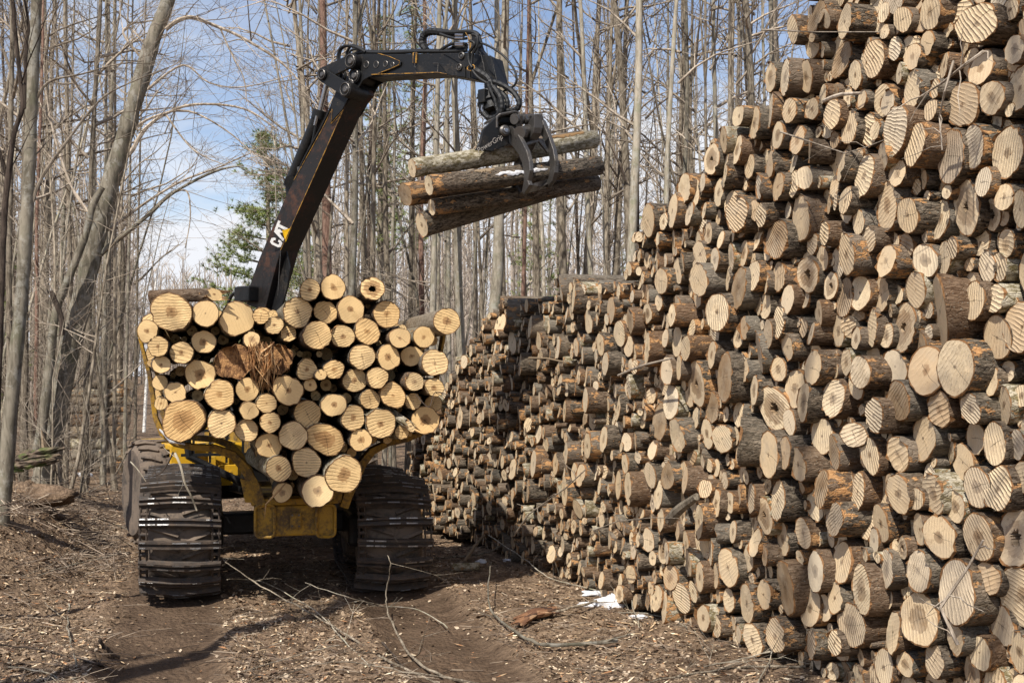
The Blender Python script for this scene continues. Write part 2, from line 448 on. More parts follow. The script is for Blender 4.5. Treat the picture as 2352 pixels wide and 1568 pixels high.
def Hn(x, y):
    """terrain height (arrays)"""
    x = np.asarray(x, float); y = np.asarray(y, float)
    dx, dy = x - FO.x, y - FO.y
    lx = dx * RV.x + dy * RV.y; ly = dx * DV.x + dy * DV.y
    h = np.zeros_like(x)
    for kx, ky, ph, a in _waves: h = h + a * 0.55 * np.sin(kx * x + ky * y + ph)
    bank = sstep(-2.0, -3.6, lx) * (0.30 + 0.34 * sstep(-1.5, 4, ly)) * (1 - 0.5 * sstep(-5, -9, lx)) * (1 - 0.9 * sstep(7, 12, ly))
    mound = 0.22 * np.exp(-((lx + 3.3) ** 2 / 0.7 + (ly - 3.0) ** 2 / 5.0)) + 0.2 * np.exp(-((lx + 4.6) ** 2 / 1.2 + (ly - 4.6) ** 2 / 3.0))
    rut = sstep(0.52, 0.30, np.abs(lx - 1.15)) + sstep(0.52, 0.30, np.abs(lx + 1.18))
    rim = np.exp(-((np.abs(lx - 1.15) - 0.62) ** 2) / 0.02) + np.exp(-((np.abs(lx + 1.18) - 0.62) ** 2) / 0.02)
    mid = 0.10 * np.exp(-((lx + 0.2) ** 2 / 0.10 + (ly + 0.9) ** 2 / 0.35))
    near = sstep(2.0, -1.2, ly) * 0.75 + 0.25
    treads = 0.017 * np.sign(np.sin(ly * 32 + 1.2 * np.sin(lx * 3.1))) * np.abs(np.sin(ly * 32 + 1.2 * np.sin(lx * 3.1))) ** .6 * (0.5 + 0.5 * np.sin(lx * 7 + ly * 2.3)) * rut * sstep(0, -1, ly)
    h = h * (1 - 0.6 * np.clip(rut, 0, 1)) + bank + mound + mid - 0.085 * rut * near + 0.05 * rim * near + treads
    far = np.hypot(x, y)
    h = h + sstep(45, 160, far) * 1.2
    return h
def H(x, y): return float(Hn(np.array([x]), np.array([y]))[0])
def on_ground(x, y, lift=0.0):
    P = on_plane(x, y, (0, 0, 0), UP)
    for _ in range(6): P = on_plane(x, y, (0, 0, H(P.x, P.y) + lift), UP)
    return P

def ground_mat():
    t = NT('forest_road_soil')
    c = t.geo()
    p = t.sep(c)
    dx = t.m('SUBTRACT', p[0], FO.x); dy = t.m('SUBTRACT', p[1], FO.y)
    lx = t.m('ADD', t.m('MULTIPLY', dx, RV.x), t.m('MULTIPLY', dy, RV.y))
    big = t.noise(c, 0.7, 4, 0.6); med = t.noise(c, 5, 6, 0.65); fine = t.noise(c, 38, 5, 0.75); clod = t.voro(c, 22)
    dirt = t.mix(t.step(med, 0.3, 0.7), (0.10, 0.068, 0.044), (0.27, 0.195, 0.135))
    dirt = t.mix(t.m('MULTIPLY', t.step(fine, 0.5, 0.75), 0.55), dirt, (0.40, 0.30, 0.21))
    litter = t.mix(t.step(fine, 0.35, 0.65), (0.10, 0.068, 0.045), (0.36, 0.27, 0.185))
    r1 = t.m('ABSOLUTE', t.m('SUBTRACT', lx, 1.15)); r2 = t.m('ABSOLUTE', t.m('ADD', lx, 1.18))
    rut = t.m('SUBTRACT', 1.0, t.step(t.m('MINIMUM', r1, r2), 0.34, 0.62))
    lit_f = t.m('MULTIPLY', t.step(t.m('ADD', big, t.m('MULTIPLY', t.m('SUBTRACT', med, 0.5), 0.6)), 0.42, 0.6), t.m('MULTIPLY_ADD', rut, -0.8, 1.0))
    col = t.mix(t.m('MULTIPLY', lit_f, 0.7), dirt, litter)
    col = t.mix(t.m('MULTIPLY', rut, 0.78), col, t.mix(med, (0.055, 0.037, 0.025), (0.12, 0.082, 0.055)))
    col = t.mix(1.0, col, (1.08, 1.03, 0.97), 'MULTIPLY')
    h = t.m('ADD', t.m('MULTIPLY', med, 0.8), t.m('MULTIPLY', fine, 0.35))
    h = t.m('SUBTRACT', h, t.m('MULTIPLY', clod, 0.35))
    return t.fin(col, 0.93, t.bump(h, 0.08, 1.0), spec=0.15)
M['soil'] = ground_mat()
def axis_coords(lo, hi, a, b, step, grow):
    c = list(np.arange(a, b + 1e-6, step)); s = step; v = c[-1]
    while v < hi: s *= grow; v += s; c.append(min(v, hi))
    s = step; v = c[0]; L = []
    while v > lo: s *= grow; v -= s; L.append(max(v, lo))
    return np.array(L[::-1] + c)
gx = axis_coords(-420, 420, -6.0, 4.2, 0.045, 1.07)
gy = axis_coords(-60, 700, 7.6, 17.0, 0.045, 1.06)
X, Y = np.meshgrid(gx, gy)
Z = Hn(X, Y)
# clods and crumbs near the camera
rs = np.random.RandomState(11)
rough = rs.normal(0, 0.006, X.shape) * (X > -6.2) * (X < 4.4) * (Y > 7.4) * (Y < 17.2)
LX = (X - FO.x) * RV.x + (Y - FO.y) * RV.y
LY = (X - FO.x) * DV.x + (Y - FO.y) * DV.y
inrut = (np.minimum(np.abs(LX - 1.15), np.abs(LX + 1.18)) < 0.45)
Z = Z + rough * np.where(inrut, 0.55, 1.4)
ny, nx = X.shape
me = bpy.data.meshes.new('ground')
verts = np.stack([X, Y, Z], -1).reshape(-1, 3)
idx = np.arange(nx * ny).reshape(ny, nx)
faces = np.stack([idx[:-1, :-1], idx[:-1, 1:], idx[1:, 1:], idx[1:, :-1]], -1).reshape(-1, 4)
def mesh_np(name, verts, faces, k=4):
    me = bpy.data.meshes.new(name)
    me.vertices.add(len(verts)); me.vertices.foreach_set('co', np.asarray(verts, np.float32).ravel())
    me.loops.add(faces.size); me.loops.foreach_set('vertex_index', faces.astype(np.int32).ravel())
    me.polygons.add(len(faces)); me.polygons.foreach_set('loop_start', (np.arange(len(faces)) * k).astype(np.int32))
    me.update(calc_edges=True)
    return me
me = mesh_np('ground', verts, faces)
me.shade_smooth()
tag(link_mesh('ground', me, M['soil']), kind='structure')
# ------------------------------------------------------------------ logs
def log_geo(rng, R, L, n=26, rough=0.5, tilt=(0, 0), lobes=1.0, hole=0.0, bend=0.0, taper=0.0, jag=1.0, oval=None):
    """local frame: cut end at z=0 facing -z, body along +z. returns body and cap arrays"""
    th = np.arange(n) * 2 * np.pi / n
    p = rng.uniform(0, 6.28, 6)
    prof = 1 + lobes * (0.05 * rng.uniform(.3, 1) * np.cos(2 * th + p[0]) + 0.03 * rng.uniform(.2, 1) * np.cos(3 * th + p[1]) + 0.014 * np.cos(5 * th + p[2]))
    if oval: prof = prof * (1 + oval * np.cos(2 * th + p[3]))
    prof = prof + rough * 0.013 * rng.normal(size=n)
    zs = np.array([0, .02, .09, .22, .45, .9, 1.5, L]); zs = zs[zs <= L]
    if zs[-1] != L: zs = np.append(zs, L)
    V = []; b = rng.uniform(-1, 1, 2) * bend
    for z in zs:
        r = R * prof * (1 - taper * z) * (1 + rough * 0.012 * rng.normal(size=n))
        x = r * np.cos(th); y = r * np.sin(th)
        zz = np.full(n, z)
        if z == 0: zz = x * tilt[0] + y * tilt[1] + jag * 0.006 * rng.normal(size=n) * (1 + rough)
        elif z < 0.3: zz = z + (x * tilt[0] + y * tilt[1])
        q = z * (L - z) / (L * L) * 4
        V.append(np.stack([x + b[0] * q, y + b[1] * q, zz], -1))
    k = len(zs)
    body = np.concatenate(V)
    F = []
    for i in range(k - 1):
        for j in range(n):
            j2 = (j + 1) % n
            F.append((i * n + j, i * n + j2, (i + 1) * n + j2, (i + 1) * n + j))
    F.append(tuple((k - 1) * n + j for j in range(n)))
    # cap
    fr = [1.0, 0.94, 0.78, 0.5, 0.22] if not hole else [1.0, 0.94, 0.8, hole + 0.04, hole]
    ring0 = body[:n].copy()
    C = []; RN = []
    for f in fr:
        x = ring0[:, 0] * f; y = ring0[:, 1] * f
        if hole and f <= hole + 0.05:
            w = 1 + 0.16 * rng.normal(size=n); x = x * w; y = y * w
        z = x * tilt[0] + y * tilt[1]
        if f == 1.0: z = ring0[:, 2] + 0.002; x = x * 0.998; y = y * 0.998
        C.append(np.stack([x, y, z - (0.003 if f < 0.95 else 0)], -1)); RN += [f] * n
    if hole:
        for d in (0.05, 0.25, 0.5):
            C.append(C[4] * np.array([1 - d * .3, 1 - d * .3, 1]) + np.array([0, 0, d])); RN += [hole * 0.2] * n
    nr = len(C)
    CF_ = []
    for i in range(nr - 1):
        for j in range(n):
            j2 = (j + 1) % n
            CF_.append((i * n + j2, i * n + j, (i + 1) * n + j, (i + 1) * n + j2))
    cap = np.concatenate(C)
    if hole:
        CF_.append(tuple((nr - 1) * n + j for j in range(n - 1, -1, -1)))
    else:
        cap = np.concatenate([cap, [[0, 0, -0.003]]]); RN.append(0.0)
        e = nr * n
        for j in range(n): CF_.append(((nr - 1) * n + (j + 1) % n, (nr - 1) * n + j, e))
    return body, F, cap, CF_, np.array(RN)

def frame_of(axis, roll=0.0):
    a = Vector(axis).normalized()
    x = a.cross(UP); x = -x if False else x
    if x.length < 1e-4: x = Vector((1, 0, 0))
    x.normalize(); y = a.cross(x)
    if y.z < 0: y = -y; x = -x
    return np.array([list(x), list(y), list(a)])          # rows: local x, y, z in world
def set_attr(me, name, arr):
    a = me.attributes.new(name, 'FLOAT_VECTOR', 'POINT')
    a.data.foreach_set('vector', np.asarray(arr, np.float32).ravel())
class Bucket:
    """several logs gathered into one mesh (the uncounted remainder of a pile)"""
    def __init__(s): s.v = []; s.f = []; s.lc = []; s.pr = []; s.gd = []; s.n = 0; s.mi = []
    def add(s, v, f, lc, pr, gd, mi):
        s.v.append(v); s.lc.append(lc); s.pr.append(pr); s.gd.append(gd)
        s.f += [tuple(q + s.n for q in t) for t in f]; s.mi += [mi] * len(f); s.n += len(v)
LOGN = [0]
def add_log(P, axis, R, L, look, fresh=False, rng=None, parent=None, name='log', bucket=None, n=26, snow=None):
    """P: centre of the visible cut end; axis: direction of the body behind it.
    look: dict(ridge, stain, tone, hole, bark(0 rough..1 pale smooth), flake, tilt, rough, ang)"""
    LOGN[0] += 1
    rng = rng or np.random.RandomState(LOGN[0] * 7 + 3)
    g = look.get
    body, F, cap, CF_, RN = log_geo(rng, R, L, n, g('rough', .5), g('tilt', (0, 0)), g('lobes', 1), g('hole', 0), g('bend', 0), g('taper', 0), g('jag', 1), g('oval'))
    fr = frame_of(axis)
    off = rng.uniform(0, 50, 3)
    z0 = 0.0
    lcb = body.copy(); lcb[:, :2] += 0; lcb = lcb + np.array([off[0], off[1], 0])
    lcc = cap.copy()
    ang = g('ang', rng.uniform(-1.2, 1.2))
    prb = np.tile([g('ridge', .5), g('flake', .4), g('bark', .2)], (len(body), 1))
    prc = np.tile([g('ridge', .5), g('stain', .2), g('tone', .5)], (len(cap), 1))
    lcc[:, 2] = off[2]
    gdb = np.zeros_like(body)
    gdc = np.stack([np.full(len(cap), math.cos(ang)), np.full(len(cap), math.sin(ang)), RN], -1)
    wb = body @ fr; wc = cap @ fr
    if bucket is not None:
        Pn = np.array(list(P))
        bucket.add(wb + Pn, F, lcb, prb, gdb, 0)
        bucket.add(wc + Pn, CF_, lcc, prc, gdc, 1)
        return None
    me = bpy.data.meshes.new(name); me.from_pydata(wb.tolist(), [], F)
    set_attr(me, 'lc', lcb); set_attr(me, 'pr', prb); set_attr(me, 'gd', gdb)
    me.shade_smooth()
    o = link_mesh(name, me, M['bark'], None, P)
    m2 = bpy.data.meshes.new('cut_end'); m2.from_pydata(wc.tolist(), [], CF_)
    set_attr(m2, 'lc', lcc); set_attr(m2, 'pr', prc); set_attr(m2, 'gd', gdc)
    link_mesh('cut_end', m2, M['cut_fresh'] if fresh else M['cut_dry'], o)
    return o
def finish_bucket(b, name, mats):
    me = bpy.data.meshes.new(name)
    me.from_pydata(np.concatenate(b.v).tolist(), [], b.f)
    set_attr(me, 'lc', np.concatenate(b.lc)); set_attr(me, 'pr', np.concatenate(b.pr)); set_attr(me, 'gd', np.concatenate(b.gd))
    me.polygons.foreach_set('material_index', b.mi)
    sm = [m == 0 for m in b.mi]; me.polygons.foreach_set('use_smooth', sm)
    return link_mesh(name, me, mats)

SIZES = [(0.062, 'very thin'), (0.082, 'thin'), (0.105, 'slim'), (0.13, 'medium'), (0.16, 'thick'), (0.2, 'very thick'), (9, 'huge')]
def size_word(R):
    for lim, w in SIZES:
        if R < lim: return w
def look_from(flags, rng, fresh=False):
    k = dict(ridge=rng.uniform(.1, .45), stain=0.0 if rng.rand() < .5 else rng.uniform(.1, .3), tone=rng.uniform(0, 1.1), bark=float(rng.choice([0, .1, .2, .3, .42, .8], p=[.2, .2, .2, .2, .13, .07])), flake=rng.uniform(0, 1) ** 1.5,
             rough=rng.uniform(.5, 1.8), lobes=rng.uniform(.6, 1.9), jag=rng.uniform(.4, 1.1), tilt=(.07 + rng.normal() * .11, rng.normal() * .09), ang=rng.uniform(-1.3, 1.3))
    if 'r' in flags: k['ridge'] = rng.uniform(.35, 1.05)
    if 'd' in flags: k['stain'] = rng.uniform(.28, .5); k['ridge'] = max(k['ridge'], .3)
    if 'w' in flags: k['stain'] = 1.0; k['tone'] = 1.0; k['ridge'] = max(k['ridge'], .7)
    if 'h' in flags: k['hole'] = rng.uniform(.17, .33); k['stain'] = .65
    return k
def look_words(flags, k):
    if 'h' in flags: return 'a hollow rotted centre'
    if 'w' in flags: return 'a wholly brown sawn end'
    if 'd' in flags and 'r' in flags: return 'a ridged end with brown heart'
    if 'd' in flags: return 'a dark brown heart'
    if 'r' in flags: return 'a saw-ridged end'
    return 'a smooth pale end' if k['tone'] < .4 else 'a smooth tan end'

# ---- the load on the forwarder: x y rx ry in a crop of the photograph, flags, special label
def c1(x, y): return (320 + x / 2.6128) / 1.0884, (660 + y / 2.6128) / 1.0884
LOAD = [
 (283,312,128,'rd','largest log of the load, brown streaked heart, at the top left corner'),
 (127,437,70,'','slim pale log resting on the top of the left bunk arm'),
 (507,323,86,'','medium log with a cracked pith, right of the largest top left log'),
 (713,357,112,'','very round broad pale log just left below the foot of the crane'),
 (868,340,52,'r','slim tilted log wedged right of the broad round log'),
 (955,400,60,'r','knotty ragged-ended log below the slim tilted one'),
 (1048,455,52,'rd','thin log with a small dark heart, under the knotty ragged log'),
 (1108,315,97,'r','thick pale log in front of the crane foot'),
 (1188,168,69,'rd','upper log with an oval brown knot, left of the two highest centre logs'),
 (1340,152,81,'d','highest round log of the load, brown smear below its pith'),
 (1597,160,78,'rh','topmost right log with a rotted hollow core, standing alone'),
 (1290,312,74,'r','half shaded log under the highest round log'),
 (1456,298,90,'','thick clean pale log under the gap before the hollow log'),
 (1690,328,88,'r','thick pale log with a small knot, right below the hollow log'),
 (2083,373,88,'rd','log sticking out farthest on the top right, with a bent brown mark'),
 (1933,475,72,'','clean pale log touching the outermost top right log'),
 (1775,482,70,'','slim log with a splintered right edge near the right bunk arm'),
 (1562,440,85,'rd','pale log with a tiny black pith, third row from the top right'),
 (1403,470,77,'r','medium pale log between the snowy-edged log and the black pith log'),
 (1237,463,94,'r','thick ridged log with snow on its left edge'),
 (197,537,66,'r','second log down beside the left bunk arm, ringed centre'),
 (350,578,74,'rd','log with a brown slanted heart, right of the left edge column'),
 (495,507,77,'d','log with a star shaped brown heart, upper left of the load'),
 (218,655,59,'','third log down beside the left bunk arm, ragged right edge'),
 (470,720,96,'d','thick log with swirling brown heart, left half of the load'),
 (808,492,53,'d','thin log with a dark pith above the rotten stump logs'),
 (1530,605,84,'r','long-bodied thick log right of the load centre with bark on its left'),
 (1702,608,80,'d','thick log with greyish ringed heart, right half of the load'),
 (1852,600,70,'','pale log with curved pencil-like ring, beside the right edge log'),
 (2005,645,88,'r','thick ridged log against the right bunk arm, upper of two'),
 (1168,688,67,'rd','log with a shaded corner and brown knot, centre of the load'),
 (1260,722,36,'','smallest pale log in the centre cluster'),
 (1345,688,65,'rd','log with a brown rectangular heart, centre of the load'),
 (1190,788,44,'','very thin log under the centre cluster'),
 (1483,760,78,'rd','thick log with a cracked heart and curved seam, right of centre'),
 (1630,742,70,'r','slanted-groove log right of the one with the curved seam'),
 (1872,768,61,'r','thin long-bodied log inside the right edge'),
 (2000,805,63,'r','lower thin log against the right bunk arm'),
 (308,838,68,'','single thin log above the biggest lower left log'),
 (600,853,97,'r','thick log with its left half in shade, left half of the load'),
 (780,818,77,'d','medium log with a small brown branched pith, under the rotten stumps'),
 (1045,822,97,'','thick smooth log with a tiny red pith, at the load centre'),
 (905,908,64,'r','slanted reddish log under the load centre'),
 (1345,920,79,'d','log with a large brown kidney shaped core'),
 (1582,883,66,'r','thin slanted-groove log right of the kidney-cored log'),
 (1730,855,84,'r','thick ridged log crossed by a thin twig, right half'),
 (1862,895,55,'r','thin ragged log near the lower right edge'),
 (360,1020,136,'rwd','biggest lower left log with a star heart and snow on its left edge'),
 (610,1040,93,'r','thick pale log right of the biggest lower left log'),
 (793,957,61,'','thin clean round log under the branched pith log'),
 (930,1033,67,'r','medium log with two dark knots, lower centre'),
 (775,1083,75,'r','pale log resting above the left bunk curve'),
 (1172,980,90,'r','thick slanted-groove log below the load centre'),
 (1472,1005,79,'rd','log with a ragged black-brown star core'),
 (1652,1040,97,'rd','thick splintery log with a brown patch at lower left'),
 (1940,1020,92,'wd','brown smooth log filling the lower right bunk corner'),
 (1790,1095,48,'r','thin angled log above the right bunk curve'),
 (1080,1120,94,'r','thick pale log with a long crack, lower centre'),
 (920,1183,84,'','medium smooth log with a cracked pith, on the left funnel slope'),
 (1290,1143,111,'rwd','broad oval log with brown ends, lower centre right'),
 (1520,1147,72,'d','medium log with a small brown star, on the right funnel slope'),
 (985,1335,83,'r','thick ridged log with loose bark, low on the left slope'),
 (1165,1295,96,'r','thick smooth log in the middle of the funnel'),
 (1410,1375,121,'rd','very broad ridged log with a split corner, lowest right'),
 (1010,1490,65,'d','shaded log with a dark square heart, lowest left'),
 (1240,1482,104,'','lowest log of the whole load, round with a fuzzy edge'),
]
rng = np.random.RandomState(5)
LOAD_LY = -0.72
for i, (x, y, r, fl, lab) in enumerate(LOAD):
    ly = LOAD_LY + rng.uniform(-.10, .12)
    if 'sticking out' in lab: ly -= 0.22
    if lab.startswith('shaded log'): ly += 0.35
    if lab.startswith('long-bodied') or lab.startswith('thin long'): ly -= .1
    vx, vy = c1(x, y)
    P = on_plane(vx, vy, FO + DV * ly, DV)
    dist = (P.y)
    R = r / 2.6128 / 1.0884 * dist / CF * 1.02
    k = look_from(fl, rng, True)
    k['tone'] = rng.uniform(0, .55) if 'w' not in fl else .9
    if 'd' in fl: k['stain'] = rng.uniform(.2, .38)
    if fl == 'rwd': k['stain'] = .5
    if 'r' in fl: k['ridge'] = rng.uniform(.55, .85); k['ang'] = rng.uniform(.95, 1.9)
    else: k['ridge'] = .12
    k['bark'] = float(rng.choice([0, .15, .6, .8]))
    k['tilt'] = (rng.normal() * .05, rng.normal() * .05)
    if 'oval' in lab: k['oval'] = .1
    ax = (DV + RV * rng.normal() * .025 + UP * rng.normal() * .018)
    o = add_log(P, ax, R, 2.5, k, fresh=True, rng=rng)
    tag(o, lab, 'log', 'logs loaded on the forwarder')
# logs farther inside the load, their ends set back between the front ones
LC = []
for (x, y, r, fl, lab) in LOAD:
    P = on_plane(*c1(x, y), FO + DV * LOAD_LY, DV); LC.append(((P - FO).dot(RV), P.z, r / 2.844 * P.y / CF))
OUTL = [(60, 420), (150, 300), (420, 330), (800, 330), (1100, 230), (1600, 250), (1780, 380), (2060, 480), (2060, 1080), (1560, 1200), (1400, 1450), (1250, 1540), (960, 1500), (860, 1180), (560, 1100), (230, 1080), (180, 800)]
OP = []
for x, y in OUTL:
    P = on_plane(*c1(x, y), FO + DV * LOAD_LY, DV); OP.append(((P - FO).dot(RV), P.z))
def inside(px, py):
    c = False
    for (x1, y1), (x2, y2) in zip(OP, OP[1:] + OP[:1]):
        if (y1 > py) != (y2 > py) and px < (x2 - x1) * (py - y1) / (y2 - y1) + x1: c = not c
    return c
nfill = 0; INNER = Bucket()
LC += [((on_plane(*c1(690, 640), FO + DV * LOAD_LY, DV) - FO).dot(RV), on_plane(*c1(690, 640), FO + DV * LOAD_LY, DV).z, .17), ((on_plane(*c1(985, 625), FO + DV * LOAD_LY, DV) - FO).dot(RV), on_plane(*c1(985, 625), FO + DV * LOAD_LY, DV).z, .12)]
for rmin, tries in ((.07, 3000), (.045, 4000), (.028, 3000)):
    for _ in range(tries):
        u = rng.uniform(-1.6, 1.7); z = rng.uniform(.9, 3.1)
        if not inside(u, z): continue
        g_ = min(math.hypot(u - a, z - b) - r for a, b, r in LC)
        if g_ < rmin: continue
        LC.append((u, z, g_)); nfill += 1
        P = FO + RV * u + UP * z + DV * (LOAD_LY + rng.uniform(.3, .75))
        add_log(P, DV, g_ * 1.02, 1.9, look_from('', rng), fresh=True, rng=rng, n=12, bucket=INNER)
L2 = []
for _ in range(2500):
    u = rng.uniform(-1.7, 1.8); z = rng.uniform(.8, 3.1); r = rng.uniform(.08, .14)
    if inside(u, z) and all(math.hypot(u - a, z - b) > (r + q) * .86 for a, b, q in L2):
        L2.append((u, z, r)); add_log(FO + RV * u + UP * z + DV * (LOAD_LY + 1.15), DV, r, 1.3, look_from('', rng), fresh=True, rng=rng, n=10, bucket=INNER)
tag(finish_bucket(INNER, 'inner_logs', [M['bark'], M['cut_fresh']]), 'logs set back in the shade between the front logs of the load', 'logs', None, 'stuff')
t = NT('torn_wood_fibre'); v_ = t.sep(t.voro(t.map(t.geo(), (1, 1, .12)), 45, 'F1', 'Color')); M['fibre'] = t.fin(t.mix(t.step(v_[1], .6, .7), t.mix(v_[0], (.17, .085, .04), (.46, .25, .105)), (.62, .41, .21)), .85)
t = NT('rotten_end_wood'); g_n = t.noise(t.geo(), 16, 6, .7); g_m = t.noise(t.map(t.geo(), (1, 1, .25)), 60, 4, .7)
M['rot_end'] = t.fin(t.mix(t.step(t.m('ADD', t.m('MULTIPLY', g_n, .6), t.m('MULTIPLY', g_m, .4)), .4, .62), (.13, .06, .028), (.50, .27, .11)), .9, t.bump(g_n, .05, 1.0))
# two rotten stump ends with torn fibres between them
def rotten(x, y, r, lab, sx=1.0):
    P = on_plane(*c1(x, y), FO + DV * (LOAD_LY + .12), DV)
    R = r / 2.844 * P.y / CF
    k = dict(ridge=.5, stain=1.2, tone=1, bark=0, flake=1, rough=2.2, tilt=(.1, 0), jag=6, lobes=2.2)
    o = add_log(P, DV, R, 2.3, k, fresh=True, rng=rng)
    for ch in o.children: ch.data.materials[0] = M['rot_end']
    tag(o, lab, 'log', 'logs loaded on the forwarder')
    return o
rotten(690, 640, 122, 'rotten brown log with a frayed black heart, upper middle of the load')
q = rotten(985, 625, 95, 'rotten orange log half hidden by torn fibres, load centre')
mb = MB()
for i in range(110):
    a = c1(rng.uniform(780, 960), rng.uniform(500, 560)); b = c1(rng.uniform(820, 960), rng.uniform(640, 850))
    ly = LOAD_LY - rng.uniform(-.02, .08)
    A = on_plane(*a, FO + DV * ly, DV); B = on_plane(*b, FO + DV * ly, DV)
    Mid = (A + B) / 2 + RV * rng.normal() * .03 - DV * rng.uniform(0, .04)
    mb.tube([A, Mid, B], [.006, rng.uniform(.008, .028), .002], 5, flat=.3)
mk('torn_fibres', mb, M['fibre'], q)
# mossy broken stick lying across the top left logs
P = on_plane(*c1(562, 198), FO + DV * (LOAD_LY - .02), DV)
o = add_log(P, -RV * .93 + DV * .35 - UP * .03, .062, 0.62, dict(ridge=.1, tone=.2, bark=.1, flake=.1, rough=2, tilt=(.9, .2), jag=3), fresh=True, rng=rng)
tag(o, 'short lichen-covered broken log lying crosswise on the top left of the load', 'log')
P = on_plane(*c1(1845, 1060), FO + DV * (LOAD_LY - .12), DV)
o = add_log(P, DV * .8 - RV * .4 + UP * .35, .045, 1.2, dict(ridge=.6, tone=.2, bark=.7, rough=2, tilt=(.5, .5), jag=6), fresh=True, rng=rng)
tag(o, 'broken splintery stick poking out at the lower right of the load', 'log')
# pale splinter hanging at the funnel's bottom left
A = on_plane(*c1(1035, 1425), FO + DV * (LOAD_LY - .03), DV); B = on_plane(*c1(900, 1568), FO + DV * (LOAD_LY - .08), DV)
mb = MB(); mb.tube([A, A.lerp(B, .4), B, B + Vector((-.01, 0, -.13))], [.006, .022, .012, .002], 5, flat=.5)
tag(mk('wood_splinter', mb, M['cut_fresh'], None, A), 'long pale splinter hanging under the lowest left log of the load', 'splinter')

# ---- the long pile on the right: its cut ends lie near one upright face
PH = rad(22.0)
FD = Vector((-math.sin(PH), math.cos(PH), 0)); FN = Vector((-math.cos(PH), -math.sin(PH), 0))   # along the face; out of it
F0 = Vector((-1.0, 16.75, 0))
AX = Vector((math.cos(PH - rad(9)), math.sin(PH - rad(9)), 0))
def cA(x, y): return (1600 + x / 2.45) / 1.0884, (0 + y / 2.45) / 1.0884
def cB(x, y): return (1600 + x / 2.45) / 1.0884, (560 + y / 2.45) / 1.0884
def cC(x, y): return (1600 + x / 2.45) / 1.0884, (1100 + y / 2.45) / 1.0884
def cD(x, y): return (1040 + x / 2.45) / 1.0884, (660 + y / 2.45) / 1.0884
PA = """935 180 92 r,1080 100 105 w,1265 112 115 r,1430 40 50 s,1365 210 125 h,1430 360 122 r,1610 120 95 r,1780 75 118 s,1845 150 80 d,2060 145 140 r,2270 60 75 r,2295 305 100 d,1235 365 122 w,1320 460 90 r,1560 300 80 s,1675 345 88 s,1755 270 82 s,1590 450 68 s,1500 195 50 r,2090 415 118 s,1860 430 88 s,1670 548 122 s,1975 645 168 s,2155 600 115 d,1808 530 65 s,1785 660 82 s,2330 540 145 s,890 475 125 r,1018 470 110 d,1145 475 35 d,1120 580 70 r,1275 600 65 s,1360 610 65 s,800 680 115 r,915 678 88 r,985 690 70 d,1055 668 75 s,1180 700 105 r,1518 630 85 s,1555 815 165 r,1280 780 115 s,700 770 105 r,610 710 80 r,745 880 42 s,845 830 92 d,920 815 55 s,965 860 90 d,1440 800 60 r,520 860 88 r,595 920 100 d,440 975 108 h,525 1050 110 r,665 1010 82 r,798 1010 95 s,870 1010 105 d,1040 925 85 r,1105 965 112 s,1235 1020 105 r,1005 1090 80 s,940 1140 90 r,1380 1075 145 s,1490 960 105 s,1575 1060 90 d,1740 1100 68 s,1710 895 150 r,1900 985 175 w,2025 905 150 d,2250 935 170 r,2105 1115 98 r,2230 1210 95 r,1990 1250 190 h,2130 1310 105 h,2330 1280 120 r,260 1180 108 s,385 1115 65 r,640 1130 50 r,485 1180 95 s,730 1140 75 r,850 1180 98 s,1195 1140 75 s,1265 1220 95 r,1160 1250 65 s,985 1325 148 s,1515 1265 138 s,1640 1320 115 r,1340 1370 85 r,1380 1480 90 r,1265 1500 70 r,1130 1430 85 r,1050 1530 50 s,900 1310 55 r,750 1325 80 r,560 1240 80 r,600 1340 120 r,705 1290 75 s,480 1335 50 r,395 1290 55 r,300 1310 75 r,210 1270 110 s,50 1350 105 r,150 1360 60 r,110 1465 50 r,205 1480 90 d,315 1400 60 s,415 1440 75 d,490 1480 65 s,700 1450 80 d,840 1420 145 w,2060 1480 70 s,2245 1490 95 d,1900 1180 50 s,1800 1530 60 s,1900 1530 80 r"""
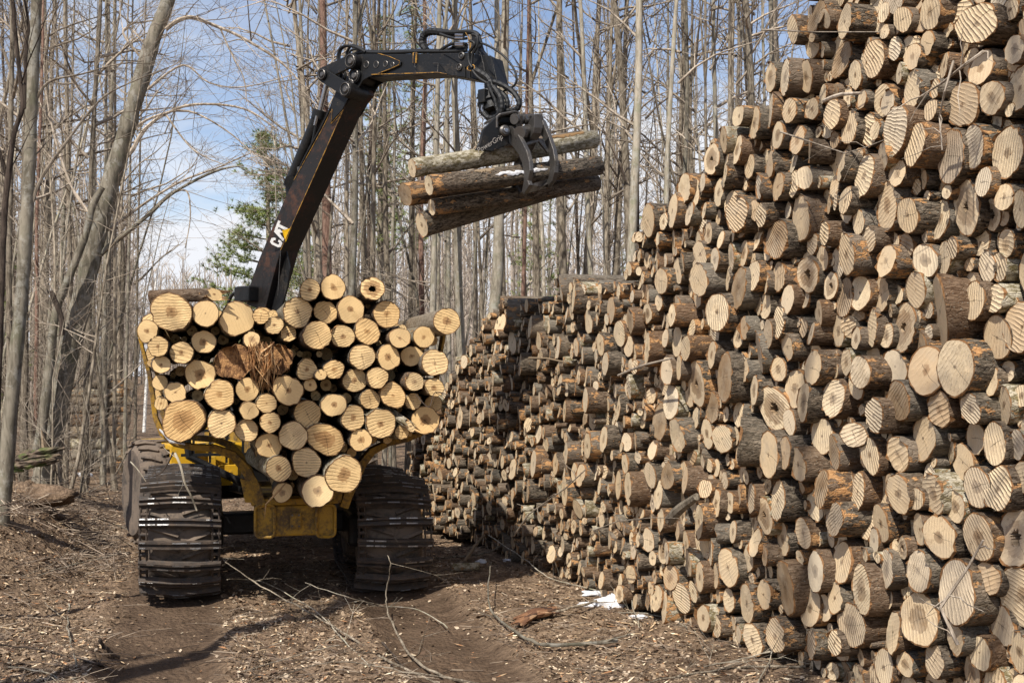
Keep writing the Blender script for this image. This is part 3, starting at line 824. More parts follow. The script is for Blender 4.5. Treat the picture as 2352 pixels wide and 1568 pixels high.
PB = """260 235 70 s,105 235 60 s,375 170 85 s,410 215 60 r,455 220 85 d,565 205 90 d,640 175 90 d,700 220 40 r,130 350 90 r,545 325 85 s,360 360 110 r,610 430 145 w,430 480 75 s,475 540 125 r,690 335 105 s,765 345 75 s,840 300 100 r,1035 300 120 h,1110 220 80 d,1265 195 130 r,1510 225 105 s,1780 230 110 d,1890 200 115 r,1255 450 125 w,1370 380 120 s,1455 430 125 s,1710 400 120 s,1820 545 240 r,2060 160 90 s,2098 250 100 s,2250 190 150 w,2075 440 130 s,2145 465 105 r,2310 640 175 s,2220 690 150 s,2255 880 70 d,1610 640 170 h,1425 625 115 s,1100 540 85 r,1000 630 65 r,1050 670 75 s,1325 700 75 d,945 440 105 r,900 470 90 s,770 500 90 s,675 520 55 s,850 620 105 r,895 730 90 s,780 680 95 r,715 760 135 w,655 670 78 s,605 665 80 d,240 505 60 s,185 560 80 r,130 580 55 s,320 640 60 r,230 700 100 r,280 775 85 r,155 700 60 r,45 760 105 r,40 555 75 d,115 480 55 s,20 400 60 s,440 800 95 r,530 950 160 w,350 970 145 h,165 910 95 s,240 880 80 s,655 875 75 s,850 890 85 d,1060 880 120 s,1265 845 90 d,1370 900 110 r,1545 870 110 s,1765 870 160 s,1940 900 190 r,950 1010 130 s,700 1015 100 d,825 1130 140 h,915 1210 85 s,1015 1135 130 rd,1185 1065 125 r,1325 990 90 s,1435 1170 115 r,1590 1100 140 rw,1830 1115 115 r,2015 1105 110 rd,2230 1125 125 s,2340 1050 80 d,190 1080 110 d,440 1120 105 w,525 1165 60 s,605 1150 85 s,340 1190 75 s,120 1210 120 w,230 1290 110 r,300 1370 75 s,80 1385 65 s,380 1450 70 s,180 1390 50 s,505 1310 100 r,620 1330 155 r,800 1410 150 r,890 1410 100 r,975 1425 120 r,1100 1310 125 s,1310 1290 95 r,1170 1430 110 w,1410 1415 115 r,1585 1405 110 r,1725 1300 155 s,2035 1340 115 s,2175 1330 130 s,2310 1350 100 d,2000 1430 120 s,470 1500 60 s,565 1465 40 s,30 1150 60 s,70 1280 60 s,265 1520 75 s"""
PC = """65 220 90 r,110 330 95 s,180 220 95 w,270 230 90 s,465 180 55 s,400 290 70 r,520 250 60 r,385 475 105 r,465 410 90 s,530 385 85 s,695 360 95 r,775 290 55 r,845 370 125 s,650 225 50 s,995 285 60 s,1110 250 125 rw,1075 390 105 s,1190 470 120 rw,1330 320 120 r,1610 335 140 s,1680 350 80 r,1800 340 130 d,1910 395 105 d,2085 290 135 d,2205 300 150 r,2320 240 110 s,1475 510 120 r,1715 545 100 s,1835 590 130 s,2075 600 155 d,2150 520 105 w,2300 580 170 h,770 490 125 h,850 590 110 s,1000 570 100 s,710 620 95 s,770 690 75 d,570 560 75 d,475 570 70 s,220 580 65 s,140 510 80 r,70 480 65 s,45 610 80 s,430 670 90 d,540 780 125 s,455 830 75 r,160 670 75 r,85 735 50 s,300 750 90 s,375 830 100 r,195 830 85 d,130 770 50 s,90 835 45 s,15 860 30 s,245 940 100 r,150 1020 105 r,545 980 80 s,480 950 50 s,655 1000 120 r,760 945 100 s,900 910 185 rw,770 800 60 s,1075 800 140 d,1035 1020 125 s,1235 770 135 s,1210 960 105 s,1280 670 125 s,1170 600 70 s,1380 700 50 r,1500 795 135 d,1360 920 150 rd,1290 1105 155 rd,1610 660 85 h,1705 815 135 r,1950 945 195 r,2155 870 110 r,2290 965 205 d,1550 1175 120 s,1710 1080 175 d,1960 1220 120 d,2085 1260 120 r,2230 1170 140 s,2310 1310 140 d,690 1220 100 r,830 1195 115 r,605 1185 65 s,390 1090 95 r,470 1140 75 r,310 1130 45 s,1050 1240 100 w,1195 1240 85 r,1355 1320 60 r,1435 1330 45 d,1625 1370 85 d,1805 1350 110 r,2035 1400 110 d,2330 1450 80 s"""
PD = """885 145 92 r,965 210 100 r,1128 190 68 s,515 255 60 s,560 310 100 s,410 445 58 s,468 395 60 d,515 370 70 s,335 530 45 s,410 600 50 s,590 480 80 s,600 365 60 r,480 550 95 s,700 385 75 s,800 380 65 r,920 320 60 s,1060 350 88 s,1015 345 38 s,1195 280 92 r,1140 310 55 s,1250 430 90 r,1175 430 60 s,1325 340 92 rw,1415 310 75 d,1300 500 75 s,870 505 80 s,750 470 65 r,820 540 72 rd,980 510 60 s,1020 560 55 s,1130 490 75 r,640 610 75 r,1160 610 75 r,750 600 60 s,1045 680 70 s,1100 620 35 s,1245 640 60 d,1340 630 55 r,880 740 70 r,975 750 62 s,1305 750 80 r,1240 880 90 s,1085 920 85 s,1030 850 90 r,910 900 75 d,780 895 30 s,630 920 62 s,505 955 45 s,270 940 75 r,330 930 65 s,210 1085 45 s,240 1070 40 s,1150 1070 80 s,1010 1040 55 s,1290 1090 65 s,1050 1110 90 r,750 1040 60 s,920 1150 70 r,855 1225 75 s,720 1220 90 s,590 1255 75 s,665 1265 50 s,510 1190 75 s,460 1200 60 s,970 1275 65 s,1010 1290 75 r,1100 1310 55 s,1280 1220 70 s,1330 1190 55 s,1240 1350 95 s,1300 1370 115 r,910 1390 95 d,685 1390 80 r,590 1440 60 s,990 1500 70 r"""
rng = np.random.RandomState(21)
cand = []
for txt, cv in ((PA, cA), (PB, cB), (PC, cC), (PD, cD)):
    for w in txt.split(','):
        a = w.split(); x, y, r = float(a[0]), float(a[1]), float(a[2]); fl = a[3].replace('s', '')
        vx, vy = cv(x, y)
        big = min(1, r / 130)
        out = rng.uniform(-.05, .08) + .06 * big if r > 60 else rng.uniform(-.05, .05)
        if 'r' in fl: out += .05
        P = on_plane(vx, vy, F0 + FN * out, FN)
        R = r / 2.45 / 1.0884 * P.y / CF * .97
        cand.append([(P - F0).dot(FD), P.z, R, out, fl, vx, vy])
cand.sort(key=lambda c: -c[3])
kept = []; ANI = 1.38
for c in cand:
    if all(math.hypot((c[0] - k[0]) * ANI, c[1] - k[1]) > 0.5 * (c[2] + k[2]) for k in kept): kept.append(c)
S = np.array([[k[0], k[1], k[2]] for k in kept])
for it in range(40):
    d = S[:, None, :2] - S[None, :, :2]; d[..., 0] *= ANI; dist = np.hypot(d[..., 0], d[..., 1]) + 1e-6
    need = (S[:, None, 2] + S[None, :, 2]) * .985 - dist
    np.fill_diagonal(need, 0); ov = np.clip(need, 0, None)
    push = (d / dist[..., None]) * ov[..., None] * .22
    S[:, :2] += push.sum(1)
    worst = ov.max(1); S[:, 2] *= np.where(worst > .03, .992, 1)
for k, s in zip(kept, S): k[0], k[1], k[2] = s
TOP = [(940,1040),(975,950),(1010,905),(1040,850),(1075,790),(1105,745),(1140,690),(1270,680),(1288,632),(1440,650),(1450,560),(1480,475),(1555,465),(1562,405),(1625,405),(1637,305),(1688,300),(1692,240),(1765,240),(1775,135),(1845,130),(1858,40),(1875,-60),(1950,-400),(9999,-700)]
def top_y(x):
    for (a, b), (c, d) in zip(TOP, TOP[1:]):
        if a <= x <= c: return b + (d - b) * (x - a) / max(1, c - a)
    return 9999
pile = list(kept)
S = [(k[0], k[1], k[2]) for k in kept]
arr = np.zeros((6000, 3)); nS = len(S); arr[:nS] = S
def gap(s, z):
    d = np.hypot((arr[:nS, 0] - s) * 1.75, arr[:nS, 1] - z) - arr[:nS, 2]
    return d.min()
LISTX = 1290
SSM = (on_plane(1500, 900, F0, FN) - F0).dot(FD)
smax = (on_plane(930, 900, F0, FN) - F0).dot(FD); smin = -11.2
for rmin, rmax, tries in ((.13, .18, 1200), (.11, .14, 9000), (.085, .11, 22000), (.06, .085, 26000), (.042, .06, 22000), (.03, .042, 9000)):
    ss = rng.uniform(smin, smax, tries); zz = rng.uniform(.03, 5.6, tries)
    for s, z in zip(ss, zz):
        g_ = gap(s, z)
        if g_ < rmin: continue
        r = min(g_ * 1.0, rng.uniform(rmin, rmax))
        if s > SSM: r = min(r, rng.uniform(.055, .10))
        if z < r + H(*(F0 + FD * s).xy) - .04: continue
        P = F0 + FD * s + UP * z
        vx, vy = proj(P)
        rv = r * CF / P.y
        if P.y < 4.5: continue
        if vy - rv < top_y(vx) or vx < 940 or (vy > 1800 and vx > 1500) or vx > 2560: continue
        hidden = vx > LISTX and vy > 0 and vx < 2340
        out = rng.uniform(-.09, .09) if not (hidden and vx > 1400) else rng.uniform(-.09, .05)
        fl = rng.choice(['', '', '', 'r', 'r', 'r', 'd', 'w', 'h'], p=[.14, .13, .13, .16, .16, .11, .1, .05, .02])
        arr[nS] = (s, z, r); nS += 1
        pile.append([s, z, r, out, fl, vx, vy])
        if nS > 5900: break
# those that show largest stand as logs of their own
def shown(k):
    P = F0 + FD * k[0] + UP * k[1]
    x, y = proj(P)
    if x > 2400 or y < -40 or y > 1600: return 0
    vis = 1.0 if k[3] > -.1 else .35
    if x < 1060 and y > 760: vis *= .4
    return vis * k[2] / P.y
pile.sort(key=lambda k: -shown(k))
rest = Bucket(); used = {}
for i, (s, z, r, out, fl, _, _) in enumerate(pile):
    k = look_from(fl, rng)
    if rng.rand() < .16: k['tilt'] = (rng.uniform(-.35, .5), rng.uniform(-.2, .2))
    if rng.rand() < .4: k['oval'] = rng.uniform(.05, .16)
    P = F0 + FD * s + UP * z + FN * out
    ax = AX + FD * rng.normal() * .035 + UP * rng.normal() * .012
    if i < 206:
        o = add_log(P, ax, r, 2.45, k, rng=rng, n=28 if r > .12 else 22)
        px, py = pct(P)
        lab = '%s log, %s, piled %d percent across, %d percent down' % (size_word(r), look_words(fl, k), max(0, min(100, px)), max(0, min(100, py)))
        while lab in used: 
            py += 1; lab = '%s log, %s, piled %d percent across, %d percent down' % (size_word(r), look_words(fl, k), px, py)
        used[lab] = 1
        tag(o, lab, 'log', 'logs stacked in the long pile on the right')
    else:
        add_log(P, ax, r, 2.45, k, rng=rng, n=12, bucket=rest)
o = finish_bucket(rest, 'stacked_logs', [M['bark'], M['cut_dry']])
tag(o, 'smaller and farther log ends filling the long pile', 'logs', None, 'stuff')
# two loose bits lying in the pile's face
def loose(x1, y1, x2, y2, out, r, lab, nm='branch', cat='branch', mat='pale'):
    A = on_plane(x1, y1, F0 + FN * out, FN); B = on_plane(x2, y2, F0 + FN * (out + .05), FN)
    mb = MB(); m_ = A.lerp(B, .5) + UP * .02
    mb.tube([A, A.lerp(m_, .6) + FN * .01, m_, B], [r, r * 1.05, r * .95, r * .7], 8)
    tag(mk(nm, mb, M[mat], None, A, True), lab, cat)
loose(1538, 1195, 1600, 1140, .32, .045, 'short grey broken limb leaning on the pile face, right of centre and low', mat='maple')
loose(1420, 862, 1545, 822, .25, .012, 'thin grey branch poking out of the pile, level with the machine load top', mat='twig')
loose(1892, 232, 1978, 214, .3, .014, 'short brown stick poking from the upper pile near its stepped edge', mat='twig')
loose(1215, 822, 1300, 832, .25, .012, 'torn pale strip lying on the lower step of the pile', mat='cut_dry', nm='bark_strip', cat='strip')
def twiggy(pts, out, r, lab, subs=4, seed=1):
    rg = np.random.RandomState(seed); mb = MB()
    W = [on_plane(x, y, F0 + FN * (out + .05 * math.sin(i * 2)), FN) for i, (x, y) in enumerate(pts)]
    mb.tube(W, [r * (1 - .7 * i / len(W)) for i in range(len(W))], 6)
    for j in range(subs):
        i = rg.randint(0, len(W) - 1); B = W[i].lerp(W[i + 1], rg.rand())
        v = (FD * rg.normal() + UP * rg.normal() + FN * .4).normalized() * rg.uniform(.12, .35)
        mb.tube([B, B + v * .3 + UP * .015 - FD * .01, B + v * .6 + FD * .015, B + v], [r * .4, r * .35, r * .28, r * .12], 4)
    tag(mk('twig', mb, M['twig'], None, W[0], True), lab, 'twig')
twiggy([(1750, 69), (1830, 72), (1862, 74), (2022, 74)], .35, .008, 'thin straight twig across the hollow log near the top edge', 2, 3)
twiggy([(2260, 118), (2215, 150), (2165, 190), (2110, 225)], .4, .011, 'pale forked twig hanging from the upper right of the pile', 6, 4)
twiggy([(2190, 140), (2170, 210), (2158, 270), (2164, 345)], .42, .008, 'thin pale twig hanging straight down over a huge smooth log', 3, 5)
twiggy([(1792, 303), (1850, 322), (1940, 352), (1980, 342), (2030, 322)], .35, .007, 'sagging thin twig across the upper part of the pile', 3, 6)
twiggy([(1362, 1218), (1420, 1196), (1500, 1188), (1560, 1190)], .4, .006, 'thin twig lying low across the pile face', 2, 8)
twiggy([(1180, 1230), (1215, 1180), (1300, 1120), (1345, 1078)], .5, .011, 'long grey twig slanting up over the far left part of the pile', 5, 9)
twiggy([(2200, 1480), (2160, 1395), (2225, 1300), (2258, 1240)], .5, .012, 'bent pale twig standing before the lower right log ends', 5, 10)
# ------------------------------------------------------------------ forwarder
def FP(lx, ly, z): return FO + RV * lx + DV * ly + UP * z
ROLL = -0.028                                   # it leans a little to its right side
def FQ(lx, ly, z): return FP(lx, ly, z + lx * ROLL)
fw = empty('forwarder', (FO.x, FO.y, 0))
tag(fw, 'yellow and black logging forwarder seen from behind, tracked wheels, loaded bunk and raised crane', 'forwarder')
AXM = (RV, DV, UP)
def part(name, mb, mats, parent=None, **k): return mk(name, mb, mats, parent or fw, **k)

# rear bumper box with two oval pockets and a bolted plate
mb = MB(); mb.box(FQ(0.04, 0.22, .815), (.80, .40, .31), AXM)
bump_ = part('bumper', mb, M['yellow'], bevel=.02)
def rrect(cx, cz, w, h, ly, r=.05, n=5):
    P_ = []
    for (sx, sz, a0) in ((1, 1, 0), (-1, 1, 90), (-1, -1, 180), (1, -1, 270)):
        for i in range(n + 1):
            a = rad(a0 + 90 * i / n)
            P_.append(FQ(cx + sx * (w / 2 - r) + r * math.cos(a), ly, cz + sz * (h / 2 - r) + r * math.sin(a)))
    return P_
for s in (-1, 1):
    mb = MB(); cx = .04 + s * .305
    ring = rrect(cx, .815, .19, .325, .0); mb.tube(ring + ring[:2], .016, 6, cap=False)
    part('pocket_rim', mb, M['yellow'], bump_)
    mb = MB(); mb.prism(rrect(cx, .815, .16, .30, .035), DV * -.012); part('pocket', mb, M['yellow'], bump_)
mb = MB(); mb.box(FQ(0.04, .005, .82), (.11, .03, .16), AXM); pl = part('bolt_plate', mb, M['yellow'], bump_, bevel=.004)
for sx in (-1, 1):
    for sz in (-1, 1):
        mb = MB(); c = FQ(0.04 + sx * .034, -.01, .82 + sz * .055); mb.cyl(c, c - DV * .014, .010, 8); part('bolt', mb, M['steel'], bump_)
# main rear frame beam and lower cross member
mb = MB(); mb.box(FQ(0.0, 1.9, .78), (.52, 3.1, .26), AXM); part('frame', mb, M['yellow'], bevel=.02)
mb = MB()
mb.box(FQ(.04, .12, 1.01), (.88, .22, .07), AXM); part('frame_head', mb, M['yellow'], bevel=.012)
mb = MB(); mb.box(FQ(0, 1.4, .64), (1.75, .26, .24), AXM); part('bogie_axle', mb, M['black'], bevel=.03)

# bunks: curved arms, thick in the throat, thin at the tips
ARM_L = [(317, 757, .035), (327, 800, .04), (343, 860, .05), (350, 905, .055), (357, 960, .062), (372, 995, .068), (402, 1019, .075), (445, 1027, .08), (495, 1030, .09), (535, 1045, .105), (562, 1075, .12), (585, 1115, .13), (602, 1165, .12)]
ARM_R = [(1020, 768, .035), (1012, 815, .04), (1004, 870, .045), (1000, 925, .052), (994, 965, .06), (972, 993, .066), (935, 1008, .072), (890, 1018, .08), (855, 1036, .095), (832, 1065, .11), (815, 1100, .12), (800, 1135, .12), (790, 1165, .11)]
def bunk(dly, name='bunk'):
    root = None
    for pts in (ARM_L, ARM_R):
        C = []
        for (x, y, w) in pts:
            P = on_plane(x, y, FO + DV * .03, DV); C.append((P, w * .78))
        mb = MB(); n = len(C); W = .17
        out = []; inn = []
        for i, (P, w) in enumerate(C):
            t = (C[min(i + 1, n - 1)][0] - C[max(i - 1, 0)][0]).normalized()
            nn = t.cross(DV).normalized()
            out.append((P + nn * w / 2, P - nn * w / 2))
        b = 0
        for i, (p, q) in enumerate(out):
            for o_ in (-.5, .5):
                mb.v.append(p + DV * (dly + o_ * W)); mb.v.append(q + DV * (dly + o_ * W))
        for i in range(n - 1):
            a = i * 4; c = a + 4
            mb.face((a, a + 1, c + 1, c)); mb.face((a + 2, c + 2, c + 3, a + 3)); mb.face((a, c, c + 2, a + 2)); mb.face((a + 1, a + 3, c + 3, c + 1))
        mb.face((0, 2, 3, 1)); e = (n - 1) * 4; mb.face((e, e + 1, e + 3, e + 2))
        if root is None:
            root = part(name, MB().box(FQ(.04, .10 + dly, 1.03), (.86, .16, .06), AXM), M['yellow'], bevel=.008)
        part('bunk_arm', mb, M['yellow'], root, smooth_=False, bevel=.006)
    return root
b1 = bunk(.05); b2 = bunk(1.75)
for dly in (.05,):
    for (lx, s) in ((-.46, 1), (.50, -1)):
        mb = MB(); mb.prism([FQ(lx, -.04 + dly, 1.0), FQ(lx + s * .10, -.04 + dly, 1.0), FQ(lx + s * .04, -.04 + dly, 1.22), FQ(lx - s * .05, -.04 + dly, 1.24)], DV * .10)
        part('bunk_gusset', mb, M['yellow'], b1, bevel=.005)
# a little snow on the left bunk arm's curve
mb = MB(); P0 = on_plane(366, 985, FO - DV * .06, DV); P1 = on_plane(392, 1012, FO - DV * .06, DV); P2 = on_plane(425, 1020, FO - DV * .06, DV)
mb.tube([P0, P1, P2], [.01, .028, .008], 8, flat=.8)
def snow_mat():
    t = NT('old_snow'); c = t.geo(); a = t.noise(c, 25, 4, .7)
    col = t.mix(t.step(a, .35, .7), (.72, .73, .76), (.50, .47, .44)); col = t.mix(t.step(t.noise(c, 90, 3, .7), .62, .68), col, (.18, .13, .09))
    return t.fin(col, .6, t.bump(a, .02, .7))
M['snow'] = snow_mat()
tag(mk('snow_clump', mb, M['snow'], None, P1, True), 'snow smear stuck on the lower curve of the left bunk arm', 'snow')
# headboard behind the logs
mb = MB()
for s in (-1, 1):
    mb.tube([FQ(s * .35, 2.95, .9), FQ(s * 1.05, 2.95, 1.25), FQ(s * 1.2, 2.95, 2.35)], .05, 8)
for z in (1.3, 1.6, 1.9, 2.2, 2.34): mb.box(FQ(0, 2.95, z), (2.3, .035, .035), AXM)
for x in np.arange(-1.0, 1.01, .2): mb.box(FQ(float(x), 2.97, 1.75), (.03, .025, 1.15), AXM)
part('headboard', mb, M['black'])

# wheels, tracks
WR = .52; WZ = .07
def wheel(lx, ly, R, w, tread=True, fr=None, z0=0.0, parent=None):
    o_, r_, d_ = (fr or (FP, RV, DV))
    c = o_(lx, ly, R + z0 + WZ + lx * ROLL)
    root = part('wheel', MB().lathe(c - r_ * w * .16, r_, [(0, .10), (.02, R * .38), (w * .3, R * .38), (w * .32, .12)], 20), M['yellow'], parent, smooth_=True)
    prof = [(-w / 2 + .03, R * .50), (-w / 2, R * .62), (-w / 2, R * .84), (-w / 2 + .06, R * .95), (-w / 4, R * .985), (0, R), (w / 4, R * .985), (w / 2 - .06, R * .95), (w / 2, R * .84), (w / 2, R * .62), (w / 2 - .03, R * .50)]
    part('tyre', MB().lathe(c, r_, prof, 48), M['rubber'], root, smooth_=True)
    if tread:
        mb = MB()
        for k in range(22):
            for s in (-1, 1):
                a = 2 * math.pi * (k + (.5 if s > 0 else 0)) / 22
                t = d_ * math.cos(a) + UP * math.sin(a); u = -d_ * math.sin(a) + UP * math.cos(a)
                p0 = c + r_ * (s * w * .47) + t * (R * .975); p1 = c + r_ * (s * w * .03) + t * (R * 1.005) + u * .10
                mb.tube([p0, p0.lerp(p1, .5) + t * .015, p1], [.028, .032, .028], 4, flat=.8)
        part('tread', mb, M['rubber'], root)
    return root
for s in (-1, 1):
    for ly in (.70, 2.15): wheel(s * 1.09, ly, WR, .62)
    mb = MB(); mb.box(FQ(s * .74, 1.42, .62), (.16, 1.5, .36), AXM); part('bogie_box', mb, M['black'], bevel=.05)
def track(s):
    cx = s * 1.09; W = .80; R = WR + .035; a0, a1 = .70, 2.15
    # path round both wheels: list of (ly, z, angle of outward normal)
    path = []
    n1 = 14
    L1 = a1 - a0; per = 2 * L1 + 2 * math.pi * R; N = 31
    for k in range(N):
        d = (k + .35) * per / N
        if d < math.pi * R:
            a = math.pi / 2 + d / R; path.append((a0 + R * math.cos(a), WR + R * math.sin(a), a))
        elif d < math.pi * R + L1:
            q = d - math.pi * R; path.append((a0 + q, WR - R, -math.pi / 2))
        elif d < 2 * math.pi * R + L1:
            a = -math.pi / 2 + (d - math.pi * R - L1) / R; path.append((a1 + R * math.cos(a), WR + R * math.sin(a), a))
        else:
            q = d - 2 * math.pi * R - L1; sag = .05 * math.sin(math.pi * q / L1); path.append((a1 - q, WR + R - sag, math.pi / 2))
    def pt(ly, z, lx=0): return FQ(cx + lx, ly, z + WZ)
    root = None; bars = []
    rg = np.random.RandomState(3 + s)
    for k, (ly, z, a) in enumerate(path):
        nrm = DV * math.cos(a) + UP * math.sin(a); tan = -DV * math.sin(a) + UP * math.cos(a)
        mb = MB()
        xs = [-.5, -.40, -.30, -.12, .12, .30, .40, .5]; hs = [-.010, .000, .008, .026, .027, .010, .002, -.012]
        j = rg.normal() * .003
        C = [pt(ly, z, W * x) + nrm * (h + .012) + tan * (j * x * 4) for x, h in zip(xs, hs)]
        b = 0
        def strip(hw, h0, h1, offs=0.0):
            base = len(mb.v)
            for c in C:
                for (q, h) in ((-hw, h0), (hw, h0), (hw * .7, h1), (-hw * .7, h1)): mb.v.append(c + tan * (q + offs) + nrm * h)
            m = len(C)
            for i in range(m - 1):
                for e in range(4):
                    e2 = (e + 1) % 4
                    mb.face((base + i * 4 + e, base + i * 4 + e2, base + i * 4 + 4 + e2, base + i * 4 + 4 + e))
            mb.face((base, base + 3, base + 2, base + 1)); q = base + (m - 1) * 4; mb.face((q, q + 1, q + 2, q + 3))
        strip(.046, -.016, .014)
        strip(.016, .013, .052, -.030)
        strip(.014, .013, .044, .024)
        bars.append(mb)
        mb.mi = 1
        for c0, c1_ in zip(C, C[1:]):
            if rg.rand() < .62:
                p = c0.lerp(c1_, rg.uniform(.0, .2)); q = c0.lerp(c1_, rg.uniform(.7, 1.0))
                for off, h in ((-.030, .0525), (.024, .0445)):
                    if rg.rand() < .6:
                        mb.prism([p + tan * (off - .007) + nrm * h, q + tan * (off - .007) + nrm * h, q + tan * (off + .007) + nrm * h, p + tan * (off + .007) + nrm * h], nrm * .003)
        mb.mi = 0
    chains = [MB(), MB()]
    for k in range(len(path)):
        ly, z, a = path[k]; ly2, z2, a2 = path[(k + 1) % len(path)]
        for lx in (-.35, .35):
            chain = chains[0 if lx < 0 else 1]
            for o_ in (-.032, .032):
                A = pt(ly, z, lx + o_); B = pt(ly2, z2, lx + o_)
                t_ = (B - A).normalized()
                chain.tube([A, B], [.024, .024], 6, flat=.45)
            A = pt(ly, z, lx - .05); B = pt(ly, z, lx + .05)
            n_ = DV * math.cos(a) + UP * math.sin(a)
            mA = pt((ly + ly2) / 2, (z + z2) / 2, lx)
            chain.cyl(mA - RV * .045, mA + RV * .045, .020, 8)
    root = part('track', chains[0], M['track']); part('link_chain', chains[1], M['track'], root)
    for mb in bars: part('track_bar', mb, [M['track'], M['shine']], root)
    # packed mud between the bars on the tyre
    return root
track(-1); track(1)

# front section, steered to the left
FT = TH + rad(17)
D2 = Vector((-math.sin(FT), math.cos(FT), 0)); R2 = Vector((math.cos(FT), math.sin(FT), 0))
FJ = FP(0, 3.25, 0)
def FF(lx, ly, z): return FJ + R2 * lx + D2 * ly + UP * z
AX2 = (R2, D2, UP)
for s in (-1, 1):
    wheel(s * 1.36, .75, .64, .50, True, (FF, R2, D2), .05)
mb = MB(); mb.box(FF(0, 1.6, 1.0), (.9, 3.4, .45), AX2); part('front_frame', mb, M['black'], bevel=.03)
mb = MB(); mb.box(FF(0, .75, .78), (2.4, .24, .24), AX2); part('front_axle', mb, M['black'], bevel=.03)
mb = MB(); mb.box(FF(-.80, .95, 1.39), (.95, 1.5, .07), AX2); mb.box(FF(-.80, .22, 1.27), (.95, .05, .28), AX2); part('fender', mb, M['yellow_clean'], bevel=.01)
mb = MB(); mb.box(FF(.68, .95, 1.39), (.6, 1.5, .07), AX2); mb.box(FF(.68, .22, 1.27), (.6, .05, .28), AX2); part('fender', mb, M['yellow_clean'], bevel=.01)
# steps and brackets that show between the fender and the bunk
mb = MB()
mb.prism([FF(-1.3, .12, 1.12), FF(-.95, .12, 1.12), FF(-.72, .12, .93), FF(-1.25, .12, 1.0)], D2 * .04)
mb.box(FF(-.78, .1, 1.1), (.08, .08, .34), AX2); mb.box(FF(-.45, .12, 1.08), (.5, .06, .14), AX2)
mb.box(FF(-.62, .05, .98), (.16, .10, .16), AX2)
part('step_bracket', mb, M['yellow_clean'], bevel=.008)
mb = MB(); c = FF(-.78, .04, 1.08); mb.cyl(c, c - D2 * .06, .045, 12); part('hinge_pin', mb, M['yellow_clean'])
cab = MB(); cab.box(FF(.62, 1.35, 1.75), (1.3, 1.5, 1.3), AX2); cabo = part('cab', cab, M['yellow'], bevel=.06)
for a, b, sz in (((.62, .59, 1.95), None, (1.15, .02, .7)), ((.62, 2.11, 1.95), None, (1.15, .02, .7)), ((-.04, 1.35, 1.95), None, (.02, 1.1, .7)), ((1.28, 1.35, 1.95), None, (.02, 1.1, .7))):
    mb = MB(); mb.box(FF(*a), sz, AX2); part('window', mb, M['glass'], cabo)
mb = MB(); mb.box(FF(.62, 1.35, 2.43), (1.4, 1.6, .06), AX2); part('cab_roof', mb, M['black'], bevel=.02)
mb = MB(); mb.box(FF(.7, 3.0, 1.42), (1.0, 1.5, .5), AX2); part('engine_hood', mb, M['yellow'], bevel=.08)

# ---- crane: an upright plane through the slew post and the boom tip
CP = at(612, 700, 15.1); PHI = rad(36)
CE = Vector((math.cos(PHI), -math.sin(PHI), 0)); CN = Vector((math.sin(PHI), math.cos(PHI), 0))      # CN points away from the camera
def V3(x, y, off=0.0): return on_plane((560 + x / 2.119) / 1.0884, (40 + y / 2.119) / 1.0884, CP + CN * off, CN)
def V5(x, y, off=0.0): return on_plane((760 + x / 3.5636) / 1.0884, (60 + y / 3.5636) / 1.0884, CP + CN * off, CN)
BT = .32
# boom
outline = [V3(128, 1450), V3(180, 1300), V3(262, 1105), V3(330, 950), V3(520, 590), V3(598, 440), V3(640, 420), V3(700, 370), V3(705, 400), V3(640, 480), V3(516, 760), V3(300, 1240), V3(255, 1400), V3(215, 1560), V3(120, 1530)]
mb = MB(); mb.prism(outline, CN * BT)
boom = part('boom', mb, M['black_rust'], bevel=.008)
def plate(poly, off, th, name, mat, parent=None, bev=.004):
    mb = MB(); mb.prism([V + CN * off for V in poly], CN * th); return part(name, mb, mat, parent, bevel=bev)
for off in (-.022, BT + .004):
    plate([V5(240, 890), V5(250, 760), V5(290, 610), V5(330, 560), V5(400, 580), V5(440, 600), V5(352, 765)], off, .018, 'boom_head_plate', M['black'])
# raised weld seams along the box edges
def seam(pts, r=.006, parent=boom, mat='edge_yellow'):
    mb = MB(); mb.tube(pts, r, 5); return part('weld_seam', mb, M[mat], parent)
e_ = -.004
seam([V3(640, 480, e_), V3(516, 760, e_), V3(408, 1000, e_), V3(300, 1240, e_)])
seam([V3(598, 440, e_), V3(520, 600, e_), V3(420, 780, e_), V3(370, 870, e_)], .004)
seam([V5(240, 890, -.026), V5(352, 765, -.026), V5(300, 850, -.026), V5(240, 890, -.026), V5(250, 760, -.026)], .004)
seam([V3(300, 1240, e_), V3(285, 1480, e_)], .005, mat='steel')
# side gusset at the foot (the box widens into two cheeks)
plate([V3(300, 1240), V3(255, 1400), V3(215, 1560), V3(270, 1560), V3(300, 1450), V3(320, 1330)], .10, .02, 'foot_cheek', M['black'])
